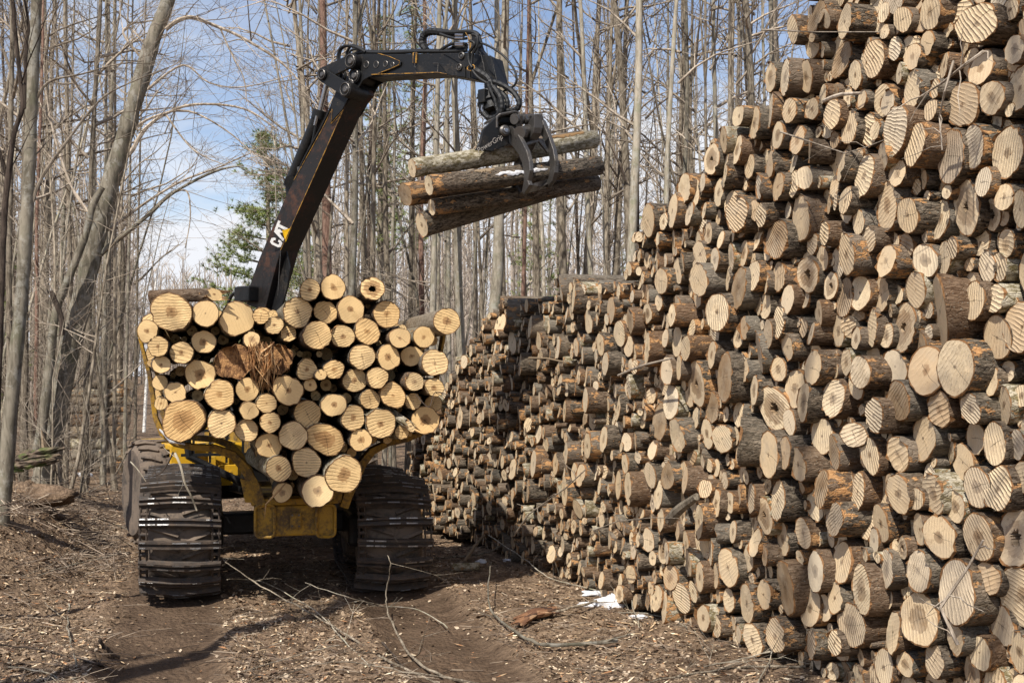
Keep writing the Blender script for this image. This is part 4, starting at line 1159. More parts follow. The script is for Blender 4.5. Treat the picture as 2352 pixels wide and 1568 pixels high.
# valve box and hoses beside the foot
mb = MB(); c = V3(128, 1475, -.05); mb.box(c, (.30, .24, .20), (CE, CN, UP)); part('valve_box', mb, M['black'], boom, bevel=.015)
mb = MB(); mb.box(c + UP * .103, (.25, .19, .012), (CE, CN, UP)); part('valve_box_lid', mb, M['steel'], boom)
def hose(pts, r=.018, conv=V5, off=-.03, sl=0.0, name='hose', parent=None, mat='hose', wob=None):
    P_ = [conv(x, y, off + (wob[i] if wob else 0)) for i, (x, y) in enumerate(pts)]
    # Catmull-Rom
    Q = []
    for i in range(len(P_) - 1):
        p0 = P_[max(i - 1, 0)]; p1 = P_[i]; p2 = P_[i + 1]; p3 = P_[min(i + 2, len(P_) - 1)]
        for k in range(6):
            t = k / 6
            Q.append(.5 * ((2 * p1) + (p2 - p0) * t + (2 * p0 - 5 * p1 + 4 * p2 - p3) * t * t + (3 * p1 - p0 - 3 * p2 + p3) * t ** 3))
    Q.append(P_[-1])
    rr = [r * (1 + (.10 * math.sin(i * 1.9) if sl else 0)) for i in range(len(Q))]
    mb = MB(); mb.tube(Q, rr, 8)
    return part(name, mb, M[mat], parent, smooth_=True)
hose([(120, 1450), (60, 1465), (30, 1500), (20, 1560)], .022, V3)
hose([(118, 1480), (80, 1495), (62, 1520), (60, 1560)], .02, V3)
# slew post below the boom foot
mb = MB(); pb = (V3(190, 1540) + CN * BT / 2); foot = Vector((pb.x, pb.y, 1.0)); mb.cyl(foot, Vector((pb.x, pb.y, pb.z - .1)), .2, 18); mb.cyl(foot - UP * .1, foot + UP * .15, .32, 18)
part('slew_post', mb, M['black'], smooth_=True)
# lifting cylinder along the boom's upper left side
def V3c(x, y): return V3(x, y, .16)
cylo = MB(); cylo.cyl(V3c(345, 905), V3c(505, 520), .082, 16); cylo.cyl(V3c(500, 545), V3c(511, 500), .10, 16)
cyl_ = part('boom_cylinder', cylo, M['black'], smooth_=True)
mb = MB(); mb.cyl(V3c(508, 505), V3(545, 355, .16), .034, 12); part('rod', mb, M['chrome'], cyl_, smooth_=True)
hose([(490, 545), (470, 660), (440, 760), (400, 830)], .016, V3, .08)
mb = MB(); mb.cyl(V3(492, 530, .07), V3(480, 580, .07), .02, 8); part('hose_fitting', mb, M['chrome'], cyl_)
hose([(590, 425), (560, 500), (510, 600), (455, 700), (405, 800), (350, 930), (300, 1040)], .017, V3, .05)
mb = MB(); mb.cyl(V3(352, 880, .05), V3(352, 880, .27), .085, 14); mb.prism([V3(330, 960, .08), V3(322, 880, .08), V3(345, 860, .08), V3(372, 872, .08), V3(372, 930, .08)], CN * .16)
part('cylinder_lug', mb, M['black'], cyl_)
mb = MB(); p = V3(402, 812, .06); mb.box(p, (.05, .05, .06), (CE, CN, UP)); part('hose_clamp', mb, M['steel'], cyl_)

# jib
JT = .26; JO = .05
jp = [V5(520, 262), V5(640, 262), V5(1000, 258), V5(1230, 252), V5(1450, 246), V5(1455, 470), V5(1505, 488), V5(1275, 450), V5(1190, 434), V5(640, 464), V5(560, 478)]
mb = MB(); mb.prism([v + CN * JO for v in jp], CN * JT); jib = part('jib', mb, M['black'], bevel=.008)
gus = [V5(400, 300), V5(440, 275), V5(520, 262), V5(660, 264), V5(762, 292), V5(852, 332), V5(845, 365), V5(770, 400), V5(660, 442), V5(560, 470), V5(510, 500), V5(450, 600), V5(400, 618), V5(345, 590), V5(355, 560), V5(400, 500), V5(430, 430), V5(395, 360)]
for off in (JO - .024, JO + JT + .004):
    pl_ = plate(gus, off, .02, 'jib_head_plate', M['black'], jib)
oo = JO - .027
seam([V5(660, 264, oo), V5(762, 292, oo), V5(852, 332, oo), V5(845, 365, oo), V5(770, 400, oo), V5(660, 442, oo)], .004, jib)
for (x, y, r) in ((555, 362, .040), (642, 362, .040), (725, 357, .034), (788, 362, .026)):
    c = V5(x, y, oo); mb = MB()
    ring = [c + (CE * math.cos(a) + UP * math.sin(a)) * r for a in np.linspace(0, 2 * math.pi, 19)]
    mb.tube(ring, .006, 5, cap=False); part('hole_rim', mb, M['steel'], jib)
    mb = MB(); mb.cyl(c + CN * .006, c - CN * .001, r * .93, 16); part('hole', mb, M['hose'], jib)
plate([V5(955, 250), V5(990, 246), V5(985, 345), V5(952, 345)], JO - .022, .02, 'strap', M['edge_yellow'], jib)
plate([V5(965, 252), V5(982, 250), V5(978, 340), V5(960, 340)], JO - .028, .006, 'strap', M['black'], jib)
plate([V5(1185, 345), V5(1265, 450), V5(1420, 470), V5(1415, 365)], JO - .016, .014, 'side_plate', M['black'], jib)
plate([V5(1220, 258), V5(1450, 250), V5(1452, 400), V5(1300, 300)], JO - .016, .014, 'side_plate', M['black'], jib)
seam([V5(600, 452, oo), V5(800, 446, oo), V5(1000, 440, oo), V5(1190, 432, oo), V5(1270, 448, oo)], .005, jib, 'edge_yellow')
seam([V5(990, 350, oo), V5(985, 380, oo), V5(1000, 388, oo)], .006, jib, 'steel')
seam([V5(1150, 352, oo), V5(1195, 350, oo), V5(1190, 425, oo)], .005, jib, 'steel')
def pin(x, y, r, o0, o1, mat='black', parent=None, conv=V5, hub=True):
    mb = MB(); mb.lathe(conv(x, y, o0), CN, [(0, r * .7), (.008, r), (o1 - o0, r)], 20)
    o = part('pin', mb, M[mat], parent, smooth_=True)
    if hub:
        mb = MB(); mb.lathe(conv(x, y, o0 - .018), CN, [(0, r * .34), (.012, r * .45), (.03, r * .5)], 14); part('pin_head', mb, M['steel'], parent, smooth_=True)
        mb = MB(); c = conv(x, y, o0 - .004); ring = [c + (CE * math.cos(a) + UP * math.sin(a)) * r * .78 for a in np.linspace(0, 2 * math.pi, 17)]
        mb.tube(ring, .006, 5, cap=False); part('pin_ring', mb, M['steel'], parent)
    return o
def link(x0, y0, x1, y1, w, off, th, name='link_arm'):
    A = V5(x0, y0, off); B = V5(x1, y1, off); t = (B - A).normalized(); n = CN.cross(t).normalized()
    pts = []
    for k in range(9): a = math.pi * k / 8; pts.append(A + (n * math.cos(a) - t * math.sin(a)) * w)
    for k in range(9): a = math.pi * k / 8; pts.append(B + (-n * math.cos(a) + t * math.sin(a)) * w)
    mb = MB(); mb.prism(pts, CN * th); return part(name, mb, M['black'], bevel=.005)
link(408, 330, 155, 448, .085, -.05, .045); link(158, 452, 362, 580, .085, -.10, .045)
link(408, 330, 155, 448, .08, .24, .045); link(158, 452, 330, 560, .08, .285, .03)
pin(408, 328, .10, -.09, .34); pin(155, 448, .075, -.13, .34); pin(362, 580, .10, -.13, .20)
pin(440, 458, .10, -.02, .30); pin(415, 528, .055, -.02, .20)
pin(1400, 282, .045, JO - .03, JO + JT + .03, parent=jib); pin(1380, 386, .045, JO - .03, JO + JT + .03, parent=jib)
# boom tip housing and hose post
plate([V5(1440, 252), V5(1560, 262), V5(1640, 280), V5(1690, 500), V5(1680, 540), V5(1610, 500), V5(1560, 420), V5(1500, 490), V5(1450, 470)], JO + .02, JT - .04, 'jib_tip', M['black'], jib, .01)
plate([V5(1575, 268), V5(1640, 275), V5(1672, 450), V5(1625, 400)], JO + .0, .015, 'tip_plate', M['black'], jib)
seam([V5(1575, 268, JO - .004), V5(1600, 360, JO - .004), V5(1612, 440, JO - .004)], .005, jib, 'steel')
plate([V5(1432, 66), V5(1470, 64), V5(1512, 200), V5(1560, 262), V5(1470, 256)], JO + .06, .10, 'hose_post', M['black'], jib, .006)
seam([V5(1436, 70, JO + .05), V5(1486, 160, JO + .05), V5(1478, 250, JO + .05)], .005, jib, 'edge_yellow')
# hoses on the jib
for q, (dy, o) in enumerate(((0, .08), (-10, .14), (4, .20))):
    hose([(430, 280), (520, 255 + dy), (700, 258 + dy), (1000, 248 + dy), (1300, 246 + dy), (1450, 236 + dy)], .019, V5, o)
hose([(305, 345), (300, 290), (320, 225), (365, 197), (430, 200), (500, 225), (545, 252)], .017, V5, .02)
hose([(318, 330), (320, 270), (345, 215), (400, 200), (470, 215), (530, 250)], .014, V5, .10)
hose([(378, 305), (385, 250), (410, 205), (440, 192), (500, 215), (548, 255)], .017, V5, .16)
hose([(390, 310), (400, 265), (425, 235), (470, 228), (520, 250)], .015, V5, .24)
hose([(300, 380), (330, 440), (330, 500), (350, 545)], .022, V5, .10); hose([(345, 400), (370, 460), (345, 520)], .02, V5, .16)
hose([(1092, 242), (1062, 190), (1058, 130), (1085, 88), (1130, 70), (1200, 72), (1300, 88), (1420, 92)], .046, V5, .16, 1)
hose([(1200, 72), (1330, 78), (1440, 72), (1520, 80), (1560, 110)], .028, V5, .12)
hose([(1210, 90), (1300, 120), (1380, 135), (1450, 130)], .017, V5, .05)
hose([(1225, 98), (1330, 100), (1450, 98)], .017, V5, .20)
hose([(1210, 240), (1270, 200), (1340, 175), (1445, 180)], .019, V5, .08)
hose([(1290, 242), (1340, 200), (1400, 188), (1455, 192)], .019, V5, .16)
hose([(1230, 244), (1310, 222), (1400, 212), (1455, 212)], .019, V5, .22)
for y in (100, 128, 176, 190):
    mb = MB(); mb.cyl(V5(1350, y, .04), V5(1420, y + 2, .04), .018, 8); part('hose_fitting', mb, M['chrome'], jib, smooth_=True)
hose([(1500, 95), (1545, 115), (1540, 200), (1500, 280), (1495, 380), (1520, 440), (1570, 490), (1635, 530)], .018, V5, -.03)
hose([(1480, 150), (1520, 180), (1470, 260), (1472, 340), (1500, 390)], .018, V5, -.05)
hose([(1560, 110), (1580, 180), (1560, 230), (1600, 300)], .018, V5, .10)
hose([(1560, 165), (1650, 200), (1760, 270), (1850, 370), (1893, 470), (1880, 540), (1830, 578), (1780, 598)], .013, V5, .02)
mb = MB(); c = V5(1488, 392, -.03); ring = [c + (CE * math.cos(a) + UP * .6 * math.sin(a)) * .055 for a in np.linspace(0, 2 * math.pi, 15)]; mb.tube(ring, .007, 5, cap=False); part('tie_ring', mb, M['edge_yellow'], jib)
hose([(1510, 400), (1580, 440), (1640, 480), (1670, 530), (1700, 590)], .042, V5, .0, 1)
hose([(1690, 515), (1770, 545), (1860, 605), (1915, 690), (1905, 750), (1860, 772), (1800, 775)], .032, V5, -.02, 1)
hose([(1690, 560), (1745, 640), (1765, 720), (1750, 790), (1700, 835), (1640, 835), (1600, 790)], .034, V5, -.10, 1)
hose([(1720, 590), (1790, 640), (1815, 710), (1795, 770), (1750, 800)], .028, V5, .02, 1)
hose([(1640, 520), (1660, 580), (1700, 660), (1720, 740), (1740, 800)], .026, V5, -.06, 1)
# rotator
mb = MB(); mb.lathe(V5(1640, 480, .12), (V5(1665, 640, .12) - V5(1640, 480, .12)), [(0, .05), (.1, .06), (.45, .07), (.55, .06)], 14); part('rotator_link', mb, M['black'], smooth_=True)
A_ = V5(1648, 640, .10); B_ = V5(1690, 790, .10); hgt = (B_ - A_).length
mb = MB(); mb.lathe(A_, B_ - A_, [(-.08, .06), (-.04, .13), (hgt * .30, .13), (hgt * .32, .16), (hgt * .42, .16), (hgt * .44, .135), (hgt * .75, .135), (hgt * .78, .15), (hgt * .92, .15), (hgt, .10)], 24)
rot = part('rotator', mb, M['black'], smooth_=True)
mb = MB(); mb.box(V5(1605, 650, -.02), (.10, .12, .16), (CE, CN, UP)); mb.box(V5(1605, 750, -.0), (.08, .12, .14), (CE, CN, UP)); part('rotator_valve', mb, M['black'], rot, bevel=.01)
mb = MB(); mb.tube([V5(1592, 725, -.08), V5(1585, 760, -.08), V5(1600, 790, -.08)], .016, 6); part('bracket', mb, M['chrome'], rot)

# grapple: shapes in upright planes square to the held logs
LA = Vector((.885, .447, .135)).normalized()                 # held logs' direction
LB = Vector((LA.y, -LA.x, 0)).normalized()                     # level, towards the camera
def W4(x, y): return (980 + x / 4.2) / 1.0884, (250 + y / 4.2) / 1.0884
GP = at(*W4(1240, 330), 12.42)                                 # pivot of the near tine
LAh = Vector((LA.x, LA.y, 0)).normalized()
def G4(x, y, off=0.0): return on_plane(*W4(x, y), GP + LAh * off, LAh)
def gprism(pts, off, th, name, mat='steel', parent=None, bev=.006):
    mb = MB(); mb.prism([G4(x, y, off) for x, y in pts], LAh * th); return part(name, mb, M[mat], parent, bevel=bev)
# housing plates are parallel to the crane-ish picture plane: build them in the plane of the log direction
HN = LB
def S4(x, y, off=0.0): return on_plane(*W4(x, y), GP + HN * off, HN)
def hprism(pts, off, th, name, mat='steel', parent=None, bev=.006):
    mb = MB(); mb.prism([S4(x, y, off) for x, y in pts], HN * -th); return part(name, mb, M[mat], parent, bevel=bev)
grap = hprism([(885, 522), (925, 450), (958, 310), (1000, 268), (1095, 172), (1102, 292), (1178, 264), (1215, 262), (1240, 285), (1222, 468), (1050, 540)], .03, .05, 'grapple_housing', 'black')
hprism([(890, 515), (925, 450), (958, 310), (1000, 268), (1095, 172), (1300, 122), (1340, 160), (1345, 420), (1222, 468)], -.30, .05, 'housing_plate', 'black', grap)
mb = MB()
fr_ = [S4(1102, 292, .03), S4(1102, 180, .03), S4(1135, 152, .03), S4(1290, 122, .03), S4(1328, 135, .03), S4(1335, 165, .03)]
mb.tube(fr_, .014, 6); part('frame_edge', mb, M['steel'], grap)
mb = MB(); mb.prism([S4(1100, 178, .02), S4(1135, 152, .02), S4(1295, 122, .02), S4(1335, 140, .02), S4(1335, 160, .02), S4(1295, 140, .02), S4(1138, 172, .02), S4(1108, 200, .02)], HN * -.34); part('housing_top', mb, M['steel'], grap, bevel=.004)
mb = MB(); mb.box(S4(1215, 230, -.16), (.30, .16, .10), (LAh, LB, UP)); part('grapple_cylinder', mb, M['black'], grap, bevel=.02)
c = S4(1182, 325, .04); mb = MB(); mb.lathe(c + HN * .035, -HN, [(0, .045), (.02, .062), (.12, .062)], 20); part('pivot_pin', mb, M['steel'], grap, smooth_=True)
mb = MB(); mb.lathe(c + HN * .05, -HN, [(0, .022), (.02, .03)], 12); part('pin_head', mb, M['chrome'], grap, smooth_=True)
# curved near tine and far tine joined by a blade
TA = [(1215, 268), (1262, 282), (1312, 345), (1360, 430), (1410, 530), (1440, 640), (1447, 740), (1425, 850), (1440, 890), (1385, 988), (1360, 965), (1380, 860), (1383, 760), (1362, 660), (1325, 570), (1275, 500), (1230, 450), (1222, 400)]
TB = [(1490, 185), (1535, 180), (1575, 215), (1610, 300), (1650, 400), (1690, 520), (1710, 640), (1705, 760), (1680, 850), (1625, 925), (1600, 905), (1640, 820), (1655, 720), (1648, 600), (1625, 500), (1590, 410), (1560, 370), (1530, 300), (1500, 250)]
tA = gprism(TA, 0, .05, 'grapple_claw'); OFFB = .40
tB = gprism(TB, OFFB, .05, 'grapple_claw')
tip = [G4(1385, 988, 0), G4(1447, 885, 0), G4(1642, 832, OFFB + .05), G4(1680, 862, OFFB + .05), G4(1625, 925, OFFB + .05)]
mb = MB(); mb.prism(tip, LB * -.03); part('claw_blade', mb, M['steel'], tA, bevel=.005)
brace = [(1400, 452), (1545, 398), (1592, 420), (1655, 540), (1640, 562), (1545, 440), (1420, 478), (1412, 560), (1395, 520)]
hprism([(x, y) for x, y in brace], .16, .035, 'claw_brace', 'steel', tA)
# link shafts across the top
def shaft(x0, y0, x1, y1, o0, o1, r, name='cross_shaft'):
    mb = MB(); A = G4(x0, y0, o0); B = G4(x1, y1, o1); mb.cyl(A, B, r, 18); o = part(name, mb, M['steel'], grap, smooth_=True)
    for f in (0, .33, .66, 1):
        mb = MB(); p = A.lerp(B, f); t = (B - A).normalized(); mb.lathe(p - t * .014, t, [(0, r * 1.3), (.028, r * 1.3)], 18); part('collar', mb, M['steel'], grap, smooth_=True)
shaft(1345, 345, 1575, 292, .02, OFFB + .02, .055); shaft(1290, 200, 1540, 200, .0, OFFB, .045)
for f in (.12, .5, .9):
    P0 = G4(1290, 200, 0).lerp(G4(1540, 200, OFFB), f); P1 = G4(1345, 345, .02).lerp(G4(1575, 292, OFFB + .02), f)
    d = (P1 - P0).normalized(); n = LAh.cross(d).normalized(); w = .07
    bow = n * .04
    mb = MB(); mb.prism([P0 - d * w + n * 0, P0 + n * w, P0.lerp(P1, .5) + n * w + bow, P1 + n * w, P1 + d * w, P1 - n * w, P0.lerp(P1, .5) - n * w * .2 + bow, P0 - n * w], LAh * .035)
    part('link_plate', mb, M['steel'], grap, bevel=.006)
# opposite claw behind the bundle, same curve mirrored
ctr = GP
def mir(P, off): 
    d = P - GP; b = d.dot(LB); return GP + LAh * (d.dot(LAh)) + UP * d.z - LB * (b + .10)
mb = MB(); mb.prism([mir(G4(x, y, .16), .16) for x, y in TA], LAh * .10); part('grapple_claw', mb, M['steel'], None, bevel=.006)
mb = MB(); mb.prism([mir(G4(x, y, .12), 0) for x, y in TA[9:13]] , LAh * .18); part('claw_tip', mb, M['steel'], None)

# lettering on the boom: CAT with the yellow triangle, and the maker's script on the grapple
def letter_frame(p0, p1, off, side):
    """p0->p1 baseline in crop-3 pixels"""
    A = V3(*p0, off); B = V3(*p1, off); x = (B - A).normalized(); y = side - x * side.dot(x); return A, x, y.normalized(), (B - A).length
LT = {'C': [[(0, .2), (.2, 0), (.72, 0), (.92, .2), (.92, .38), (.64, .38), (.64, .24), (.3, .24), (.3, .76), (.64, .76), (.64, .64), (.92, .64), (.92, .8), (.72, 1), (.2, 1), (0, .8)]],
      'A': [[(0, 0), (.28, 0), (.40, .42), (.60, .42), (.50, .72), (.62, 1.0), (.34, 1)], ],
      'T': [[(.0, .78), (.0, 1), (1, 1), (1, .78), (.66, .78), (.66, .0), (.36, .0), (.36, .78)]]}
A0, LX_, LY_, LL = letter_frame((300, 1232), (345, 1118), -.010, Vector((-1, 0, .5)))
mb = MB()
def put(poly, x0, w, h, y0=0, shear=0.0):
    mb.prism([A0 + LX_ * (x0 + px * w + shear * py) + LY_ * (y0 + py * h) for px, py in poly][::-1], CN * .004)
Lh = LL * .50
put(LT['C'][0], 0.0, LL * .34, Lh, LL * .02)
put([(0, 0), (.26, 0), (.62, .55), (.80, .30), (1.0, .62), (.78, 1.0), (.50, 1.0)], LL * .33, LL * .42, Lh, LL * .02)
put(LT['T'][0], LL * .66, LL * .40, Lh * .98, LL * .04)
part('logo_letters', mb, M['white_paint'], boom)
mb = MB(); mb.prism([A0 + LX_ * (LL * .36) + LY_ * (-LL * .10) - CN * .003, A0 + LX_ * (LL * 1.0) + LY_ * (-LL * .10) - CN * .003, A0 + LX_ * (LL * .74) + LY_ * (LL * .22) - CN * .003][::-1], CN * .004)
part('logo_triangle', mb, M['logo_yellow'], boom)
def text_mesh(name, s, size, origin, xd, yd, mat, parent, shear=0.25):
    cu = bpy.data.curves.new(name, 'FONT'); cu.body = s; cu.size = size; cu.shear = shear; cu.extrude = .001
    o = bpy.data.objects.new(name, cu); COL.objects.link(o); dg = bpy.context.evaluated_depsgraph_get()
    me = bpy.data.meshes.new_from_object(o.evaluated_get(dg)); bpy.data.objects.remove(o, do_unlink=True)
    z = xd.cross(yd).normalized()
    base = fw.location
    for v in me.vertices:
        c = v.co.copy(); p = origin + xd * c.x + yd * c.y + z * c.z; v.co = p - base
    return link_mesh(name, me, M[mat], parent, (0, 0, 0))
o0 = S4(905, 560, .037); o1 = S4(1160, 408, .037); xd = (o1 - o0).normalized(); yd = (UP - xd * UP.dot(xd)).normalized()
tx = text_mesh('maker_script', 'PowerGrip', (o1 - o0).length / 4.35, o0, xd, yd, 'scratch', grap)

# ---- logs in the grapple
rg = np.random.RandomState(77)
def held(x0, y0, Y0, x1, y1, Y1, ry, look, lab, extra=0):
    A = at(*W4(x0, y0), Y0); B = at(*W4(x1, y1), Y1)
    R = ry / 4.2 / 1.0884 * Y0 / CF
    look.setdefault('rough', .6)
    o = add_log(A, B - A, R, (B - A).length, look, rng=rg, n=36)
    tag(o, lab, 'log', 'logs hanging in the grapple'); return o, A, B, R
l1 = held(212, 716, 12.05, 2125, 412, 13.15, 106, dict(ridge=.9, tone=.2, bark=.95, flake=.25, ang=.5, rough=.3, tilt=(0.06, 0), bend=.02), 'pale mossy smooth-barked log, top one in the grapple')
l2 = held(388, 896, 11.95, 2170, 690, 13.0, 112, dict(ridge=1, tone=.1, bark=.1, flake=.9, ang=.6, tilt=(.05, 0)), 'dark flaky log with a snow patch, second from the top in the grapple')
l3 = held(140, 990, 12.5, 1900, 760, 13.6, 140, dict(ridge=.9, stain=1, tone=.7, bark=.0, flake=1, ang=.4, oval=.15, lobes=2), 'split chunky log sticking out farthest left in the grapple')
l4 = held(418, 1126, 12.2, 2150, 870, 13.2, 92, dict(ridge=.2, tone=.3, bark=.05, flake=1, stain=.5), 'reddish knotty log under the snowy one in the grapple')
l5 = held(315, 1312, 12.40, 1900, 850, 13.5, 128, dict(ridge=.1, tone=.3, bark=.25, flake=.3), 'lowest dark log in the grapple, tilted with its smooth end down left')
l6 = held(900, 560, 12.7, 1965, 395, 13.4, 70, dict(ridge=.2, tone=.3, bark=.0, flake=.2), 'thin brown log mostly hidden behind the top log in the grapple')
# bare patch where bark is torn, and the snow, on the camera side of the logs
def patch(l, f0, f1, ang0, ang1, name, mat, lift, seed=1, root=None, amp=.35):
    o, A, B, R = l
    ax = (B - A).normalized(); x = ax.cross(UP).normalized(); y = x.cross(ax)
    rg2 = np.random.RandomState(seed); nu, nv = 26, 9; L = (B - A).length; V = []; F = []
    lo = rg2.uniform(0, amp, nu); hi = rg2.uniform(1 - amp, 1, nu)
    for i in range(nu):
        t = f0 + (f1 - f0) * i / (nu - 1); e = math.sin(math.pi * i / (nu - 1)) ** .35
        for j in range(nv):
            u = lo[i] + (hi[i] - lo[i]) * j / (nv - 1); u = .5 + (u - .5) * e
            a = ang0 + (ang1 - ang0) * u
            rr = R * 1.02 + lift * e * math.sin(math.pi * j / (nv - 1)) ** .5 + rg2.normal() * lift * .08
            if j in (0, nv - 1) or i in (0, nu - 1): rr = R * .96
            V.append(A + ax * (t * L) + (x * math.cos(a) + y * math.sin(a)) * rr)
    for i in range(nu - 1):
        for j in range(nv - 1): F.append((i * nv + j, i * nv + j + 1, (i + 1) * nv + j + 1, (i + 1) * nv + j))
    mb = MB(); mb.v = V; mb.f = F; mb.m = [0] * len(F)
    o2 = mk(name, mb, M[mat], root, V[0] if root is None else (0, 0, 0), True); return o2
tag(patch(l2, .34, .66, rad(-12), rad(32), 'snow_patch', 'snow', .010, 3, None, .45), 'patch of old snow on the dark second log in the grapple', 'snow')
patch(l2, .24, .36, rad(25), rad(75), 'bare_wood', 'cut_dry', .004, 4, l2[0])
patch(l1, .72, .94, rad(30), rad(100), 'bare_wood', 'cut_fresh', .004, 5, l1[0])
patch(l1, .47, .56, rad(20), rad(60), 'bare_wood', 'cut_dry', .003, 6, l1[0])
# ------------------------------------------------------------------ trees
def wander(rng, p, d, length, n, wob, up=0.0, droop=0.0):
    pts = [p.copy()]; d = d.normalized()
    for i in range(n):
        d = (d + Vector((rng.normal(), rng.normal(), rng.normal())) * wob + UP * (up - droop * i / n)).normalized()
        pts.append(pts[-1] + d * (length / n))
    return pts
def sprig(mb, rng, p, d, length, r, lvl, dens=1.0, up=.02, wob=.13, minr=.003):
    n = 4 if lvl > 1 else 3
    pts = wander(rng, p, d, length, n, wob, up)
    mb.tube(pts, [max(minr * .6, r * (1 - .75 * i / n)) for i in range(n + 1)], 4 if r > .015 else 3, cap=False)
    if lvl <= 0: return
    k = max(1, int(rng.uniform(3, 5.5) * dens))
    for j in range(k):
        f = rng.uniform(.2, 1.0); i = min(n - 1, int(f * n)); q = pts[i].lerp(pts[i + 1], f * n - i)
        t = (pts[i + 1] - pts[i]).normalized()
        s = Vector((rng.normal(), rng.normal(), rng.normal() * .8)); s = (s - t * s.dot(t))
        if s.length < .01: continue
        nd = (t * rng.uniform(.55, 1.0) + s.normalized() * rng.uniform(.45, .9) + UP * .12)
        sprig(mb, rng, q, nd, length * rng.uniform(.38, .62), max(minr, r * .5), lvl - 1, dens, up, wob, minr)
def trunk_line(rng, Ht, wob):
    n = int(Ht / 1.3) + 2
    p = Vector((0, 0, -.3)); pts = [p.copy()]; dx = dy = 0
    for i in range(n):
        dx = dx * .8 + rng.normal() * wob; dy = dy * .8 + rng.normal() * wob
        p = p + Vector((dx, dy, (Ht + .3) / n)); pts.append(p.copy())
    return pts
def make_tree(seed, Ht, r0, nb, low, lvl=2, wob=.03, blen=.28, dens=1.0, fork=False):
    rng = np.random.RandomState(seed)
    T = MB(); C = MB()
    pts = trunk_line(rng, Ht, wob); n = len(pts)
    radii = [r0 * ((1 - .86 * (i / (n - 1)) ** .9) + (.22 if i == 0 else .06 if i == 1 else 0)) for i in range(n)]
    T.tube(pts, radii, 12, cap=False)
    if fork:
        i = int(n * rng.uniform(.3, .5)); q = pts[i]; a = rng.uniform(0, 6.28)
        P2 = wander(rng, q, Vector((math.cos(a) * .35, math.sin(a) * .35, 1)), Ht * .55, 8, .04, .06)
        T.tube(P2, [radii[i] * .72 * (1 - .85 * k / 8) for k in range(9)], 9, cap=False)
        for _ in range(nb // 3):
            f = rng.uniform(.2, 1); k = min(7, int(f * 8)); sprig(C, rng, P2[k], Vector((rng.normal(), rng.normal(), rng.uniform(.2, 1.4))), Ht * .12, .018, lvl, dens)
    for b in range(nb):
        f = low + (1 - low) * rng.rand() ** .85; i = min(n - 2, int(f * (n - 1))); q = pts[i].lerp(pts[i + 1], f * (n - 1) - i)
        a = rng.uniform(0, 6.28); upn = rng.uniform(.15, 1.1)
        L = Ht * blen * (1.05 - f) * rng.uniform(.6, 1.2) + .5
        sprig(C, rng, q, Vector((math.cos(a), math.sin(a), upn)), L, min(radii[i] * .42, .045), lvl, dens)
    return T, C
PROTO = {}
def proto(key, *a, mats=('maple', 'twig'), **k):
    T, C = make_tree(*a, **k)
    t = bpy.data.meshes.new('trunk'); t.from_pydata([tuple(v) for v in T.v], [], T.f); t.shade_smooth()
    c = bpy.data.meshes.new('branches'); c.from_pydata([tuple(v) for v in C.v], [], C.f); c.shade_smooth()
    PROTO[key] = (t, c)
# tall forest trees (r0 for scale 1 = .12), understory saplings, far stems
for i in range(9): proto(('tall', i), 100 + i, 19, .12, 17, .26, lvl=2, wob=.035, blen=.13, dens=.85, fork=(i % 3 == 1))
for i in range(7): proto(('sap', i), 200 + i, 8.5, .036, 15, .15, lvl=2, wob=.07, blen=.20, dens=.9)
for i in range(5): proto(('brush', i), 300 + i, 3.6, .014, 14, .10, lvl=1, wob=.08, blen=.35)
MESHC = {}
def copy_with(me, mat):
    k = (me.name, mat)
    if k not in MESHC:
        m2 = me.copy(); m2.materials.clear(); m2.materials.append(M[mat]); MESHC[k] = m2
    return MESHC[k]
TREES = []
def place_tree(key, x, y, r=None, h=1.0, rot=0, lean=(0, 0), tm='maple', cm='twig', name='bare_tree', label=None, group=None):
    t, c = PROTO[key]
    r0 = {'tall': .12, 'sap': .036, 'brush': .014}[key[0]]
    s = (r / r0) if r else h
    z = H(x, y) - .05
    root = empty(name, (x, y, z))
    root.rotation_euler = (lean[0], lean[1], rot)
    root.scale = (s, s, h)
    a = bpy.data.objects.new('trunk', copy_with(t, tm)); b = bpy.data.objects.new('branches', copy_with(c, cm))
    # branches keep even scale so that twigs do not thicken
    for o in (a, b): COL.objects.link(o); o.parent = root
    if s > 1.3 or s < .7: b.scale = (min(1.6, max(.9, s)) / s, min(1.6, max(.9, s)) / s, 1)
    root['category'] = 'tree'
    if label: root['label'] = label
    if group: root['group'] = group
    return root
PCT_USED = {}
def place_words(x, y, z=3.0):
    px, py = proj(Vector((x, y, z + H(x, y))))
    return px / CW * 100
KINDW = {'maple': 'brown-grey furrowed', 'beech': 'smooth grey', 'pale': 'pale', 'redpine': 'reddish', 'darkbark': 'dark'}
